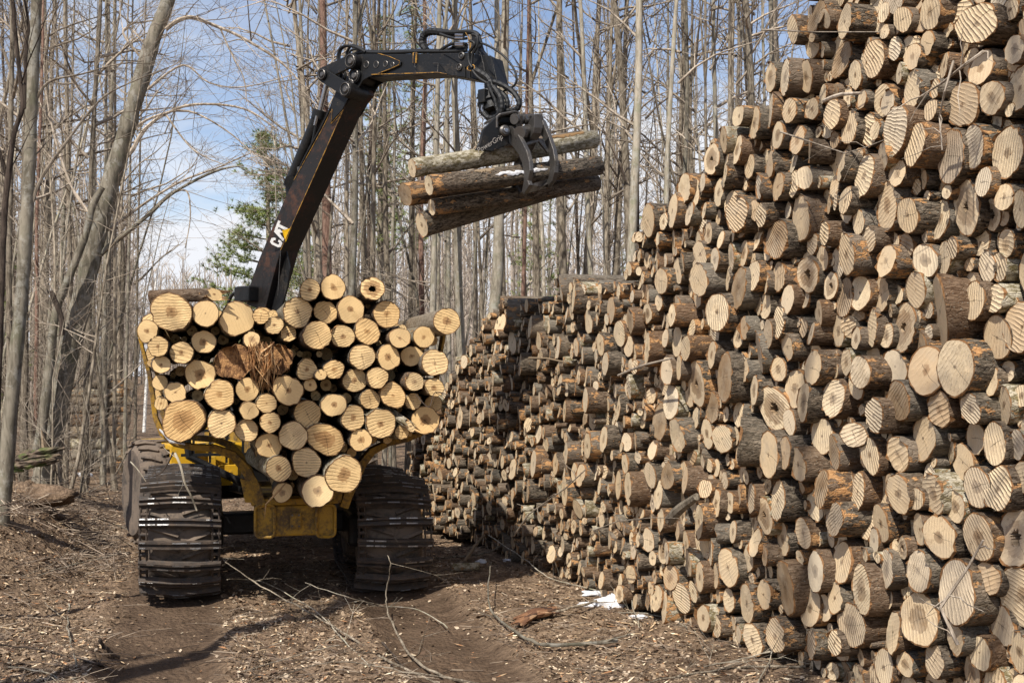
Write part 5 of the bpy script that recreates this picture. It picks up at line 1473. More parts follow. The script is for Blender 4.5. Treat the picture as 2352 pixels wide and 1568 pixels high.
# ---- trees read off the photograph: base x, x at the top edge, width there (px), depth, bark
BIG = [
 # behind the machine and the pile
 (762, 742, 27, 23.0, 'redpine', 1), (1070, 1116, 30, 20.5, 'pale', 1), (1418, 1404, 25, 19.5, 'pale', 1), (1306, 1312, 23, 24.0, 'maple', 1),
 (1338, 1352, 21, 24.5, 'maple', 1), (1742, 1738, 25, 21.0, 'maple', 1), (1496, 1516, 16, 20.0, 'pale', 1), (1240, 1252, 18, 25.0, 'maple', 1),
 (1378, 1340, 15, 22.5, 'pale', 0), (1652, 1640, 14, 22.0, 'pale', 0), (1598, 1560, 11, 24.0, 'maple', 0), (1276, 1262, 13, 27.0, 'pale', 0),
 (905, 898, 16, 24.0, 'maple', 1), (862, 850, 14, 23.0, 'maple', 0), (965, 985, 15, 25.0, 'redpine', 0), (935, 930, 12, 26.0, 'maple', 0),
 (1030, 1052, 13, 23.5, 'pale', 0), (1165, 1150, 13, 26.5, 'maple', 0), (1195, 1215, 11, 24.0, 'redpine', 0), (820, 806, 12, 25.0, 'maple', 0),
 (790, 775, 10, 22.0, 'maple', 0), (1685, 1700, 12, 25.0, 'maple', 0), (1622, 1612, 9, 22.0, 'maple', 0), (1555, 1600, 10, 23.0, 'maple', 0),
 (1455, 1448, 10, 27.0, 'darkbark', 0), (735, 700, 10, 26.0, 'maple', 0), (1800, 1790, 14, 26.0, 'maple', 0), (1100, 1082, 12, 29, 'maple', 0),
 (700, 690, 9, 27.0, 'maple', 0), (882, 885, 10, 27.5, 'pale', 0), (1780, 1765, 10, 22.0, 'pale', 0), (1710, 1716, 9, 28, 'darkbark', 0),
 # left side of the road
 (196, 232, 14, 21.0, 'maple', 0), (238, 225, 12, 25.0, 'beech', 0), (262, 285, 9, 24.0, 'maple', 0), (60, 60, 16, 20.0, 'maple', 0),
 (290, 305, 8, 27.0, 'pale', 0), (150, 125, 13, 23.0, 'maple', 0), (118, 140, 10, 26.0, 'beech', 0), (312, 335, 7, 30.0, 'maple', 0), (30, 20, 14, 18.5, 'maple', 0), (84, 100, 10, 22, 'redpine', 0),
]
rng = np.random.RandomState(909)
labs = {}
def uniq(base):
    labs[base] = labs.get(base, 0) + 1
    return base
for i, (xb, xt, w, Y, m_, pale) in enumerate(BIG):
    B = at(xb, HOR, Y); T = at(xt, 0, Y)
    lean = math.atan2(T.x - B.x, T.z - 0.2)
    r = w / 2 * Y / CF * 1.12
    px = int(round(xt / CW * 100))
    side = 'left of the skid road' if xb < 400 else ('behind the long pile' if xb > 1150 else 'behind the machine')
    sz = 'thick' if w > 20 else 'slender' if w < 12 else 'mid-sized'
    lab = '%s %s tree %s, crossing the top edge %d percent across' % (sz, KINDW[m_], side, px)
    place_tree(('tall', i % 9), B.x, Y, r, rng.uniform(.9, 1.1), rng.uniform(0, 6.28), (0, 0), m_, 'twig', 'pine_tree' if m_ == 'redpine' else 'bare_tree', lab, 'bare trees of the forest').rotation_euler = (0, lean, 0)
def ok_gap(px, Y):
    """the skid road and the opening of sky above it stay free"""
    return not ((296 < px < 352 and Y < 200) or (325 < px < 700 and Y < 75) or (140 < px < 300 and 15 < Y < 27 and (int(px) * 7) % 3))
cnt = 0
mats_ = ['maple', 'maple', 'beech', 'pale', 'maple', 'darkbark']
while cnt < 125:
    Y = rng.uniform(19, 62) if cnt < 95 else rng.uniform(45, 75)
    px = rng.uniform(-60, 330) if rng.rand() < .36 else rng.uniform(700, 2000)
    if px > 1150 and Y < 21: continue
    if not ok_gap(px, Y): continue
    P = at(px, HOR, Y); m_ = mats_[rng.randint(6)]
    if px < 330 and Y < 15: continue
    r = rng.uniform(.05, .13)
    side = 'in the left woods' if px < 400 else 'behind the pile'
    lab = 'slim %s tree %s, %d percent across, %s' % (KINDW[m_], side, max(0, int(round(px / CW * 100))), 'near' if Y < 32 else 'farther back' if Y < 48 else 'far back')
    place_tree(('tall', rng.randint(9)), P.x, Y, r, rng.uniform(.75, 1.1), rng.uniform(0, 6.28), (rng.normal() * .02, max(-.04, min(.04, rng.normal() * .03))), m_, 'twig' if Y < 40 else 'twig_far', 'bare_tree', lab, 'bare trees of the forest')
    cnt += 1
cnt = 0
while cnt < 125:
    Y = rng.uniform(17, 50)
    px = rng.uniform(-60, 335) if rng.rand() < .45 else rng.uniform(690, 2000)
    if px > 900 and Y < 20.5: continue
    if not ok_gap(px, Y): continue
    P = at(px, HOR, Y)
    lab = 'thin %s sapling %s, %d percent across, %s' % ('twiggy' if cnt % 2 else 'upright', 'in the left woods' if px < 400 else 'behind the machine and pile', max(0, int(round(px / CW * 100))), 'near' if Y < 26 else 'farther back' if Y < 38 else 'far back')
    place_tree(('sap', rng.randint(7)), P.x, Y, None, rng.uniform(.8, 1.5), rng.uniform(0, 6.28), (rng.normal() * .08, rng.normal() * .08), mats_[rng.randint(4)], 'twig', 'sapling', lab, 'saplings under the trees')
    cnt += 1
cnt = 0
while cnt < 45:
    Y = rng.uniform(15.5, 30); px = rng.uniform(-40, 330)
    P = at(px, HOR, Y); lx, ly = local(P.x, P.y)
    if lx > -2.9: continue
    place_tree(('brush', rng.randint(5)), P.x, Y, None, rng.uniform(.6, 1.2), rng.uniform(0, 6.28), (rng.normal() * .15, rng.normal() * .15), 'maple', 'twig', 'shrub', 'leafless shrub on the left bank, %d percent across, %s' % (max(0, int(round(px / CW * 100))), 'near' if Y < 20 else 'farther back'), 'leafless shrubs on the bank')
    cnt += 1

# ---- hand-shaped trees at the left edge
def line(pts, Y):
    return [at(x, y, Yv) for (x, y), Yv in zip(pts, Y if isinstance(Y, (list, tuple)) else [Y] * len(pts))]
def wpx(w, Y): return w / 2 * Y / CF
def smoothline(P, k=5):
    Q = []
    for i in range(len(P) - 1):
        p0 = P[max(i - 1, 0)]; p1 = P[i]; p2 = P[i + 1]; p3 = P[min(i + 2, len(P) - 1)]
        for j in range(k):
            t = j / k; Q.append(.5 * ((2 * p1) + (p2 - p0) * t + (2 * p0 - 5 * p1 + 4 * p2 - p3) * t * t + (3 * p1 - p0 - 3 * p2 + p3) * t ** 3))
    Q.append(P[-1]); return Q
def custom_tree(name, label, limbs, sprays, mat, base, cm='twig', seed=1):
    rg = np.random.RandomState(seed)
    root = empty(name, base)
    T = MB(); C = MB()
    for pts, ws, Y in limbs:
        P = smoothline(line(pts, Y)); n = len(P)
        R = np.interp(np.linspace(0, 1, n), np.linspace(0, 1, len(ws)), ws)
        Yv = Y if not isinstance(Y, (list, tuple)) else Y[0]
        rr = [wpx(w, Yv) * (1 + .05 * rg.normal()) for w in R]
        big = ws[0] > 13
        (T if big else C).tube(P, rr, 14 if big else 6, cap=True)
        for _ in range(sprays if not big else sprays // 2):
            i = rg.randint(int(n * .25), n - 1); t = (P[i + 1] - P[i]).normalized()
            s = Vector((rg.normal(), rg.normal() * .8, rg.normal() * .7))
            sprig(C, rg, P[i], t * .8 + s * .55 + UP * .1, rg.uniform(.6, 1.5), min(.010, rr[i] * .4), 2, .85, .0, .10, .0025)
    mk('trunk', T, M[mat], root, smooth_=True)
    if C.v: mk('branches', C, M[cm], root, smooth_=True)
    return tag(root, label, 'tree')
g0 = on_ground(4, 1312)
Yt = g0.y
custom_tree('beech_tree', 'big smooth grey trunk at the left edge, leaning right, knots on its bark', [
  ([(-4, 1330), (6, 1180), (30, 880), (48, 700), (66, 420), (74, 200), (84, 0), (92, -300)], [44, 35, 32, 30, 28, 27, 25, 20], Yt),
  ([(60, 520), (90, 420), (150, 330), (230, 230), (300, 190), (400, 150)], [10, 8, 6, 5, 3, 2], Yt),
  ([(74, 250), (110, 190), (190, 170), (260, 150), (330, 140)], [7, 6, 4, 3, 2], Yt)], 7, 'beech', g0, seed=4)
Y2 = 18.5; g2 = at(112, 1068, Y2)
custom_tree('leaning_beech_tree', 'large grey beech leaning right over the skid road with long arching limbs', [
  ([(104, 1110), (128, 960), (160, 800), (188, 690), (212, 580), (248, 440), (290, 300), (322, 190), (352, 90), (390, -10), (470, -260)], [62, 50, 47, 44, 44, 42, 39, 37, 34, 32, 24], Y2),
  ([(86, 1060), (112, 860), (128, 720), (166, 620), (196, 540), (214, 470), (236, 430)], [28, 21, 19, 17, 17, 16, 13], Y2 - .4),
  ([(380, 68), (410, 47), (443, 41), (500, 62), (554, 86), (640, 139), (700, 200)], [11, 10, 10, 8, 7, 6, 3], Y2),
  ([(205, 612), (240, 575), (287, 537), (345, 490), (398, 443), (492, 394), (560, 380)], [14, 13, 11, 9, 7, 6, 3], Y2),
  ([(196, 560), (260, 520), (340, 462), (420, 415), (500, 385), (590, 345)], [9, 7, 6, 5, 4, 2], Y2 + .3),
  ([(262, 372), (300, 350), (330, 300), (380, 262), (450, 240), (560, 250), (640, 300)], [12, 10, 9, 7, 6, 5, 3], Y2),
  ([(300, 300), (350, 270), (430, 255), (520, 300), (600, 370)], [8, 6, 5, 4, 2], Y2),
  ([(330, 140), (290, 90), (284, 70), (300, 66), (330, 100)], [6, 6, 5, 5, 3], Y2),
  ([(215, 500), (170, 440), (130, 330), (110, 240), (100, 150)], [7, 6, 5, 4, 2], Y2),
  ([(505, 64), (530, 120), (560, 180), (566, 235)], [5, 4, 3, 2], Y2),
  ([(398, 443), (430, 440), (437, 500), (425, 570)], [4, 4, 3, 2], Y2),
  ([(340, 205), (420, 150), (480, 190), (560, 200), (680, 170)], [6, 5, 4, 3, 2], Y2 - .5),
  ([(380, 262), (430, 330), (470, 360), (520, 380)], [5, 4, 3, 2], Y2)], 9, 'beech', g2, seed=9)
Y3 = 10.5; g3 = at(2, 1560, Y3)
custom_tree('twisted_sapling', 'dark twisting stem at the far left edge in front of the grey trunk', [
  ([(-14, 1600), (-10, 1100), (2, 700), (10, 500), (18, 412), (32, 310), (52, 245), (46, 180), (34, 60), (24, -60)], [15, 15, 14, 14, 14, 12, 12, 10, 9, 8], Y3),
  ([(18, 420), (8, 380), (-6, 330)], [9, 8, 7], Y3),
  ([(56, 250), (60, 110), (66, 60), (52, -20)], [8, 7, 6, 5], Y3)], 5, 'darkbark', g3, 'darkbark', seed=12)
# pruned stub on the second stem
mb = MB(); P_ = smoothline(line([(142, 770), (141, 730), (122, 680), (118, 668)], 17.8)); mb.tube(P_, [wpx(13, 17.8)] * (len(P_) - 4) + [wpx(10, 17.8)] * 4, 8)
t_ = bpy.data.objects['leaning_beech_tree']; mk('cut_stub', mb, M['darkbark'], t_, smooth_=True)
# thin white birch far down the road
mb_root = empty('birch_tree', at(332, 985, 40)); mb = MB()
mb.tube(line([(331, 992), (338, 850), (345, 760), (352, 700), (362, 620), (372, 560)], 40), [wpx(8, 40), wpx(7, 40), wpx(6, 40), wpx(5, 40), wpx(4, 40), wpx(2, 40)], 7)
t = NT('white_birch_bark'); c = t.geo(); M['birch'] = t.fin(t.mix(t.step(t.noise(t.map(c, (1, 1, 6)), 6, 3), .6, .68), (.72, .70, .66), (.12, .10, .09)), .8)
mk('trunk', mb, M['birch'], mb_root); tag(mb_root, 'thin white birch stem beside the far skid road', 'tree')

# ---- white pines: whorled limbs with tufts of needles
t = NT('pine_needles'); c = t.coord(); nz = t.noise(c, 3, 3)
M['needles'] = t.fin(t.mix(t.step(nz, .35, .65), (.10, .14, .035), (.30, .34, .11)), .6, spec=.2)
def pine(px, top, Y, base_w, label, low=.12, dens=1.0, seed=1, name='white_pine_tree'):
    rg = np.random.RandomState(seed)
    B = at(px, HOR, Y); Ht = at(px, top, Y).z; B.z = H(B.x, B.y)
    root = empty(name, (B.x, B.y, B.z))
    T = MB(); T.tube([B - UP * .2, B + UP * Ht * .5 + Vector((rg.normal() * .1, 0, 0)), B + UP * Ht], [.17, .11, .02], 9)
    N = MB(); L = MB()
    nw = int(Ht / .5)
    V = []; F = []
    for w in range(nw):
        f = low + (1 - low) * (w + rg.rand() * .5) / nw; z = Ht * f
        R = base_w * ((1 - f) ** .75) * rg.uniform(.6, 1.15) + .15
        for k in range(rg.randint(4, 7)):
            a = rg.uniform(0, 6.28); d = Vector((math.cos(a), math.sin(a), .15))
            pts = wander(rg, B + UP * z, d, R, 5, .06, .03)
            L.tube(pts, [.022 * (1 - .75 * i / 5) for i in range(6)], 4, cap=False)
            for m_ in range(int((4 + R * 7) * dens)):
                g = rg.uniform(.25, 1.0); i = min(4, int(g * 5)); q = pts[i].lerp(pts[i + 1], g * 5 - i) + Vector((rg.normal(), rg.normal(), rg.normal() * .6)) * .2 * (.4 + R * .25)
                for _ in range(16):
                    dd = Vector((rg.normal() + d.x, rg.normal() + d.y, rg.normal() * .8 + .5)).normalized() * rg.uniform(.10, .20)
                    s = dd.orthogonal().normalized() * .008
                    b = len(N.v); N.v += [q - s, q + s, q + dd]; N.face((b, b + 1, b + 2))
    mk('trunk', T, M['maple'], root, smooth_=True); mk('limbs', L, M['maple'], root); mk('needles', N, M['needles'], root)
    tag(root, label, 'tree')
pine(606, 290, 34, 3.0, 'green white pine standing alone left of the raised boom', .25, 2.3, 3)
pine(700, 520, 40, 2.6, 'low green pine showing right of the boom foot', .1, 1.0, 4)
pine(870, 20, 36, 1.6, 'tall narrow green pine behind the jib, between bare trunks', .45, .7, 5)
pine(945, -80, 40, 1.7, 'tall thin pine seen through trunks above the boom tip', .4, .6, 8)
pine(1240, 380, 48, 2.4, 'far green pine behind the hanging logs', .1, .7, 6)
pine(1462, 500, 50, 2.2, 'far green pine just left of the big pile crest', .1, .7, 7)
pine(-10, 560, 36, 2.2, 'dark green pine glimpsed at the far left edge', .1, .7, 9)

# ---- the wood beyond, too far off to tell its trees apart
rng = np.random.RandomState(31)
FW = MB()
def far_tree(x, y, Ht, r):
    z = H(x, y); l = rng.normal() * .3
    FW.tube([Vector((x, y, z - .3)), Vector((x + l * .5, y, z + Ht * .5)), Vector((x + l, y, z + Ht))], [r, r * .7, r * .15], 4, cap=False)
    for _ in range(15):
        f = rng.uniform(.25, 1); a = rng.uniform(0, 6.28); q = Vector((x + l * f, y, z + Ht * f)); L = Ht * .20 * (1.15 - f) + .5
        d = Vector((math.cos(a), math.sin(a), rng.uniform(.5, 1.8))).normalized()
        e = q + d * L + Vector((0, 0, .1)); FW.tube([q, e], [r * .28, r * .07], 3, cap=False)
        for _ in range(3):
            g = rng.uniform(.3, 1); p = q.lerp(e, g); a2 = rng.uniform(0, 6.28)
            FW.tube([p, p + Vector((math.cos(a2) * .5, math.sin(a2) * .5, rng.uniform(.3, 1))) * L * .45], [r * .13, r * .04], 3, cap=False)
for i in range(800):
    Y = rng.uniform(58, 135) if i < 480 else rng.uniform(75, 135)
    px = rng.uniform(-80, 2050)
    if i >= 480: px = rng.uniform(250, 760)
    if 300 < px < 352 and Y < 125: continue
    if 300 < px < 700 and Y < 95: continue
    P = at(px, HOR, Y)
    Ht = rng.uniform(8, 12) if 300 < px < 720 else rng.uniform(11, 17)
    far_tree(P.x, Y, Ht, rng.uniform(.09, .17))
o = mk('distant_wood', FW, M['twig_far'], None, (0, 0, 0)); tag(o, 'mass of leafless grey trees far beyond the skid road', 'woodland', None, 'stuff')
# one trunk and crown behind the camera throws the long bar of shade over the left foreground
place_tree(('tall', 2), -7.5, 1.7, .30, .95, 1.0, (0, 0), 'beech', 'twig', 'bare_tree', 'bare tree outside the frame whose shade falls on the left foreground')
place_tree(('tall', 4), -2.4, -1.5, .15, .95, 2.0, (0, 0), 'beech', 'twig', 'bare_tree', 'second bare tree outside the frame whose twigs shade the foreground')
place_tree(('tall', 6), .9, .3, .12, .9, 4.0, (0, 0), 'beech', 'twig', 'bare_tree', 'third bare tree outside the frame, shading the right ruts')
# ------------------------------------------------------------------ forest-floor litter
def cell_mat(name, cols, scale, rough=.85):
    t = NT(name); c = t.geo(); v = t.voro(c, scale, 'F1', 'Color'); s = t.sep(v)
    col = t.mix(s[0], cols[0], cols[1]); col = t.mix(t.step(s[1], .55, .75), col, cols[2]); col = t.mix(t.step(s[2], .82, .86), col, cols[3])
    return t.fin(col, rough, spec=.2)
M['leaf'] = cell_mat('dead_leaves', ((.17, .115, .072), (.34, .25, .165), (.10, .062, .04), (.48, .38, .27)), 14)
M['chip'] = cell_mat('wood_chips', ((.42, .29, .165), (.60, .45, .28), (.34, .17, .08), (.80, .68, .48)), 20)
M['litter_twig'] = cell_mat('fallen_twig_bark', ((.13, .095, .07), (.27, .21, .155), (.07, .05, .035), (.40, .32, .235)), 6)
def scatter(n, seed, wide=False, weight=None):
    rs = np.random.RandomState(seed)
    v = rs.uniform(0, 1, n * 4); y = 8.0 * (24.0 / 8.0) ** v
    u = rs.uniform(-.5, .5, n * 4); x = u * y * .95
    dx, dy = x - FO.x, y - FO.y; lx = dx * RV.x + dy * RV.y; ly = dx * DV.x + dy * DV.y
    fx = F0.x + (F0.y - y) * math.tan(PH)
    keep = (x < fx + .1) & (x > -9)
    rut = np.minimum(np.abs(lx - 1.15), np.abs(lx + 1.18)) < .5
    clump = .5 + .5 * np.sin(x * 1.7 + 2.1 * np.sin(y * 1.3)) * np.sin(y * 2.1 + 1.3 * np.sin(x * 2.3))
    p = np.where(rut, .06, .35 + .65 * clump); p = np.where(lx < -2, np.maximum(p, .75), p)
    keep &= rs.uniform(0, 1, n * 4) < p
    x, y = x[keep][:n], y[keep][:n]
    return rs, x, y, Hn(x, y)
def quads(name, n, seed, l0, l1, asp0, asp1, lift, tiltv, mat, label, cat, thick=0.0, bend=.25):
    rs, x, y, z = scatter(n, seed); n = len(x)
    L = rs.uniform(l0, l1, n); W = L * rs.uniform(asp0, asp1, n); a = rs.uniform(0, 2 * np.pi, n)
    d = np.stack([np.cos(a), np.sin(a), rs.normal(0, tiltv, n)], -1); d /= np.linalg.norm(d, axis=1)[:, None]
    up = np.stack([rs.normal(0, tiltv, n), rs.normal(0, tiltv, n), np.ones(n)], -1)
    s = np.cross(d, up); s /= np.linalg.norm(s, axis=1)[:, None]; u2 = np.cross(s, d)
    P = np.stack([x, y, z + lift * rs.uniform(.2, 1, n)], -1)
    D = d * (L / 2)[:, None]; S = s * (W / 2)[:, None]; B = u2 * (L * bend * rs.uniform(-1, 1.4, n))[:, None]
    v = np.stack([P - D * .98, P - D * .25 - S, P - D * .25 + S + B * .4, P + D * .35 - S * .85 + B * .5, P + D * .35 + S * .85 + B * .9, P + D + B], 1)
    b = (np.arange(n) * 6)[:, None]
    f = np.concatenate([b + np.array([0, 1, 2]), b + np.array([1, 3, 2]), b + np.array([2, 3, 4]), b + np.array([3, 5, 4])], 0)
    me = mesh_np(name, v.reshape(-1, 3), f, 3)
    tag(link_mesh(name, me, M[mat]), label, cat, None, 'stuff')
quads('leaf_litter', 12000, 1, .018, .055, .45, .8, .018, .35, 'leaf', 'dead brown leaves strewn over the road and bank', 'leaves')
quads('wood_chips', 5500, 2, .01, .04, .25, .6, .012, .3, 'chip', 'pale wood chips and bark bits scattered on the soil', 'wood chips', bend=.05)
quads('bark_shreds', 1500, 3, .05, .16, .08, .2, .02, .15, 'chip', 'shreds of bark and splintered wood on the ground', 'bark', bend=.05)
rs, x, y, z = scatter(1700, 5)
mb = MB()
for i in range(len(x)):
    a = rs.uniform(0, 6.28); L = rs.uniform(.12, .55); d = Vector((math.cos(a), math.sin(a), rs.normal() * .12)); p = Vector((x[i], y[i], z[i] + .012)); m_ = p + d * L * .5 + Vector((rs.normal(), rs.normal(), rs.uniform(0, .5))) * L * .08
    r = rs.uniform(.0018, .005); mb.tube([p, m_, p + d * L], [r, r * .8, r * .4], 3, cap=False)
tag(mk('fallen_twigs', mb, M['litter_twig'], None, (0, 0, 0)), 'short dead twigs littering the ground', 'twigs', None, 'stuff')
# clods of soil
rs, x, y, z = scatter(1500, 6); mb = MB()
for i in range(len(x)):
    r = rs.uniform(.008, .035) * (1 if rs.rand() < .9 else 1.7); c = Vector((x[i], y[i], z[i] + r * .25))
    prof = [(-r * .5, r * .5), (-r * .1, r * rs.uniform(.8, 1.1)), (r * .35, r * rs.uniform(.5, .9))]
    b = len(mb.v); mb.lathe(c, (rs.normal() * .3, rs.normal() * .3, 1), prof, 5)
    for k in range(b, len(mb.v)): mb.v[k] = mb.v[k] + Vector((rs.normal(), rs.normal(), rs.normal() * .6)) * r * .18
tag(mk('soil_clods', mb, M['soil'], None, (0, 0, 0)), 'crumbs and clods of churned soil', 'soil', None, 'stuff')

# ---- fallen branches, each its own
def fallen(pts, w0, w1, label, mat='maple', lift=None, subs=0, seed=0, name='fallen_branch', cat='branch', flat=False):
    rg = np.random.RandomState(seed + 50)
    P = []
    for i, p in enumerate(pts):
        h = (lift[i] if lift else .02)
        P.append(on_ground(p[0], p[1], h) if len(p) == 2 else p)
    P = smoothline(P, 5); n = len(P); Ym = sum(p.y for p in P) / n
    R = [wpx(.72 * (w0 + (w1 - w0) * i / (n - 1)), Ym) * (1 + .10 * rg.normal()) for i in range(n)]
    P = [p + Vector((rg.normal(), rg.normal(), rg.normal() * .4)) * .006 for p in P]
    mb = MB(); mb.tube(P, R, 8)
    for _ in range(subs):
        i = rg.randint(1, n - 1); t = (P[min(i + 1, n - 1)] - P[i - 1]).normalized(); s = Vector((rg.normal(), rg.normal(), abs(rg.normal()) * .5 + .1))
        sprig(mb, rg, P[i], t * .7 + s * .5, rg.uniform(.2, .6), R[i] * .55, 1, .7, .02, .08, .002)
    return tag(mk(name, mb, M[mat], None, P[0], True), label, cat)
fallen([(460, 1240), (520, 1290), (600, 1345), (700, 1400), (800, 1460), (900, 1520), (1010, 1568)], 3, 7, 'long greenish branch running from the left track to the bottom edge', 'maple', [.62, .42, .2, .08, .05, .04, .03], 5, 1)
fallen([(520, 1330), (600, 1335), (720, 1400), (790, 1470), (850, 1530)], 3, 4, 'thin yellowish twig crossing beside the long greenish branch', 'pale', [.25, .12, .06, .04, .03], 2, 2, 'fallen_twig', 'twig')
fallen([(700, 1337), (790, 1368), (880, 1390), (960, 1400), (1030, 1440)], 2.5, 3.5, 'thin reddish-yellow twig leaning out of the machine shadow', 'pale', [.38, .24, .12, .08, .05], 1, 3, 'fallen_twig', 'twig')
fallen([(890, 1275), (897, 1300), (889, 1350), (888, 1390), (905, 1440), (940, 1500), (1000, 1545), (1090, 1570)], 3, 9, 'upright-curving pale branch in front of the right track', 'maple', [.62, .52, .28, .12, .06, .04, .04, .03], 3, 4)
fallen([(840, 1370), (885, 1395), (925, 1372)], 2.5, 2, 'small forked twig at the foot of the right track', 'pale', [.2, .06, .12], 1, 5, 'fallen_twig', 'twig')
fallen([(1128, 1290), (1122, 1380), (1150, 1425), (1200, 1460), (1250, 1480), (1330, 1478), (1420, 1470)], 4, 14, 'thick curved grey branch on the ground below the snow', 'beech', [.22, .10, .05, .05, .05, .06, .06], 2, 6)
fallen([(1000, 1282), (1060, 1277), (1120, 1268), (1170, 1245), (1265, 1225)], 7, 5, 'long grey limb lying from the right track towards the pile', 'maple', [.04, .05, .08, .15, .30], 3, 7)
fallen([(1068, 1290), (1090, 1255), (1112, 1228)], 12, 9, 'bright barkless split stick leaning beside the right track', 'cut_dry', [.03, .14, .28], 0, 8, 'split_stick', 'stick')
fallen([(1120, 1228), (1200, 1280), (1260, 1325), (1330, 1345), (1420, 1368)], 4, 3, 'thin tan branch between the pale stick and the snow patch', 'pale', [.3, .12, .05, .04, .04], 3, 9)
fallen([(1240, 1415), (1330, 1390), (1400, 1372)], 10, 7, 'bent grey-brown stick left of the snow patch', 'maple', [.05, .07, .05], 1, 10)
fallen([(1180, 1440), (1240, 1410), (1290, 1398)], 6, 4, 'short dark stick below the rotten red slab', 'maple', None, 0, 11)
fallen([(1420, 1405), (1500, 1410), (1580, 1440)], 4, 5, 'thin pale root-like stick right of the snow', 'pale', None, 1, 12)
fallen([(1440, 1310), (1452, 1380), (1470, 1440)], 4, 2.5, 'thin pale twig standing against the lowest logs', 'pale', [.35, .1, .03], 1, 13, 'fallen_twig', 'twig')
fallen([(1620, 1530), (1700, 1512), (1780, 1495), (1870, 1488), (1950, 1498)], 4, 7, 'long pale stick along the pile foot near the bottom edge', 'pale', [.05, .06, .07, .07, .06], 3, 14)
fallen([(1480, 1568), (1600, 1545), (1720, 1530), (1850, 1530)], 5, 8, 'dark knobbly branch at the bottom, right of centre', 'maple', None, 4, 15)
fallen([(1740, 1568), (1765, 1520), (1790, 1450)], 6, 3, 'slanted tan stick pointing at the pile near the bottom edge', 'pale', [.03, .05, .22], 0, 16)
fallen([(0, 1480), (100, 1492), (200, 1518), (240, 1530)], 6, 7, 'dark crooked branch in the lower left corner', 'darkbark', None, 4, 17)
fallen([(228, 1470), (250, 1495), (275, 1510)], 12, 10, 'short thick broken stub in the lower left shade', 'darkbark', [.10, .05, .03], 0, 18, 'broken_stub')
fallen([(160, 1385), (155, 1430), (165, 1480), (175, 1530)], 6, 4, 'pale bent stick lying upright in view, lower left', 'pale', None, 1, 19)
fallen([(0, 1338), (90, 1320), (160, 1298), (260, 1275)], 3, 3, 'thin pale twig arching across the left bank', 'pale', [.05, .12, .16, .05], 3, 20)
fallen([(60, 1330), (110, 1390), (150, 1420)], 3, 3, 'thin dark twig below the arching one on the left', 'maple', None, 2, 21, 'fallen_twig', 'twig')
fallen([(20, 1530), (110, 1545), (150, 1575)], 5, 4, 'pale sticks fork at the very bottom left', 'pale', None, 3, 22)
fallen([(880, 1475), (900, 1500), (935, 1540)], 7, 5, 'dark crooked stick in the mud near the bottom centre', 'darkbark', None, 1, 23)
fallen([(560, 1540), (700, 1500), (780, 1480)], 3, 3, 'thin straight twig left of bottom centre', 'pale', [.06, .05, .04], 1, 24, 'fallen_twig', 'twig')
fallen([(600, 1568), (760, 1520), (930, 1540), (1100, 1568)], 3, 5, 'long thin green-grey branch along the bottom edge', 'maple', [.05, .10, .07, .03], 2, 25)
fallen([(225, 1190), (290, 1215), (330, 1240)], 4, 3, 'pale twig leaning on the bank beside the left track', 'pale', [.25, .12, .04], 2, 26, 'fallen_twig', 'twig')
# twigs caught on the left bunk arm and track
def hung(pts, ly, w, lab, mat='pale', seed=1):
    P = smoothline([on_plane(x, y, FO + DV * l, DV) for (x, y), l in zip(pts, ly)], 4); rg = np.random.RandomState(seed)
    mb = MB(); n = len(P); mb.tube(P, [wpx(w, 11.5) * (1 - .4 * i / n) for i in range(n)], 6)
    for _ in range(2): i = rg.randint(2, n - 2); sprig(mb, rg, P[i], Vector((rg.normal(), 0, rg.normal())), .2, .004, 0)
    tag(mk('hanging_twig', mb, M[mat], None, P[0], True), lab, 'twig')
hung([(402, 1040), (415, 1070), (425, 1110), (440, 1140), (452, 1172)], [-.15, -.2, -.2, -.18, -.15], 6, 'pale dangling twig in front of the left track')
hung([(398, 1038), (385, 1065), (370, 1085), (350, 1095)], [-.15, -.12, -.1, -.1], 4, 'dark twig hooked under the left bunk curve', 'darkbark', 2)
hung([(300, 1060), (318, 1080), (335, 1105)], [0, -.1, -.1], 3, 'thin bent twig against the outer edge of the left track', 'pale', 3)
hung([(955, 905), (985, 935), (1000, 900), (1040, 912)], [-.95, -.98, -.96, -.9], 2.5, 'thin dark twig across the lower right log ends of the load', 'darkbark', 4)
# short log, rotten slab, mossy log, snow
def lump(name, x, y, size, mat, label, cat, seed, flat=.5, rough=.25, yaw=0.0, axis=None, sink=.3):
    rg = np.random.RandomState(seed); c = on_ground(x, y); mb = MB()
    n, m = 18, 9
    ax = Vector((math.cos(yaw), math.sin(yaw), 0)); ay = UP.cross(ax)
    ph = rg.uniform(0, 6.28, 8); V = []
    for i in range(m + 1):
        v = math.pi * i / m
        for k in range(n):
            a = 2 * math.pi * k / n
            r = 1 + rough * (math.sin(3 * a + ph[0] + v * 2) * .5 + math.sin(5 * a + ph[1]) * .3 + math.sin(4 * v + ph[2] + a * 2) * .4) + rg.normal() * rough * .12
            d = Vector((math.sin(v) * math.cos(a), math.sin(v) * math.sin(a), math.cos(v))) * r
            V.append(c + ax * d.x * size[0] + ay * d.y * size[1] + UP * (d.z * size[2] + size[2] * (1 - 2 * sink) ))
    mb.v = V
    for i in range(m):
        for k in range(n): mb.face((i * n + k, (i + 1) * n + k, (i + 1) * n + (k + 1) % n, i * n + (k + 1) % n))
    return tag(mk(name, mb, M[mat], None, c, True, ang=180), label, cat)
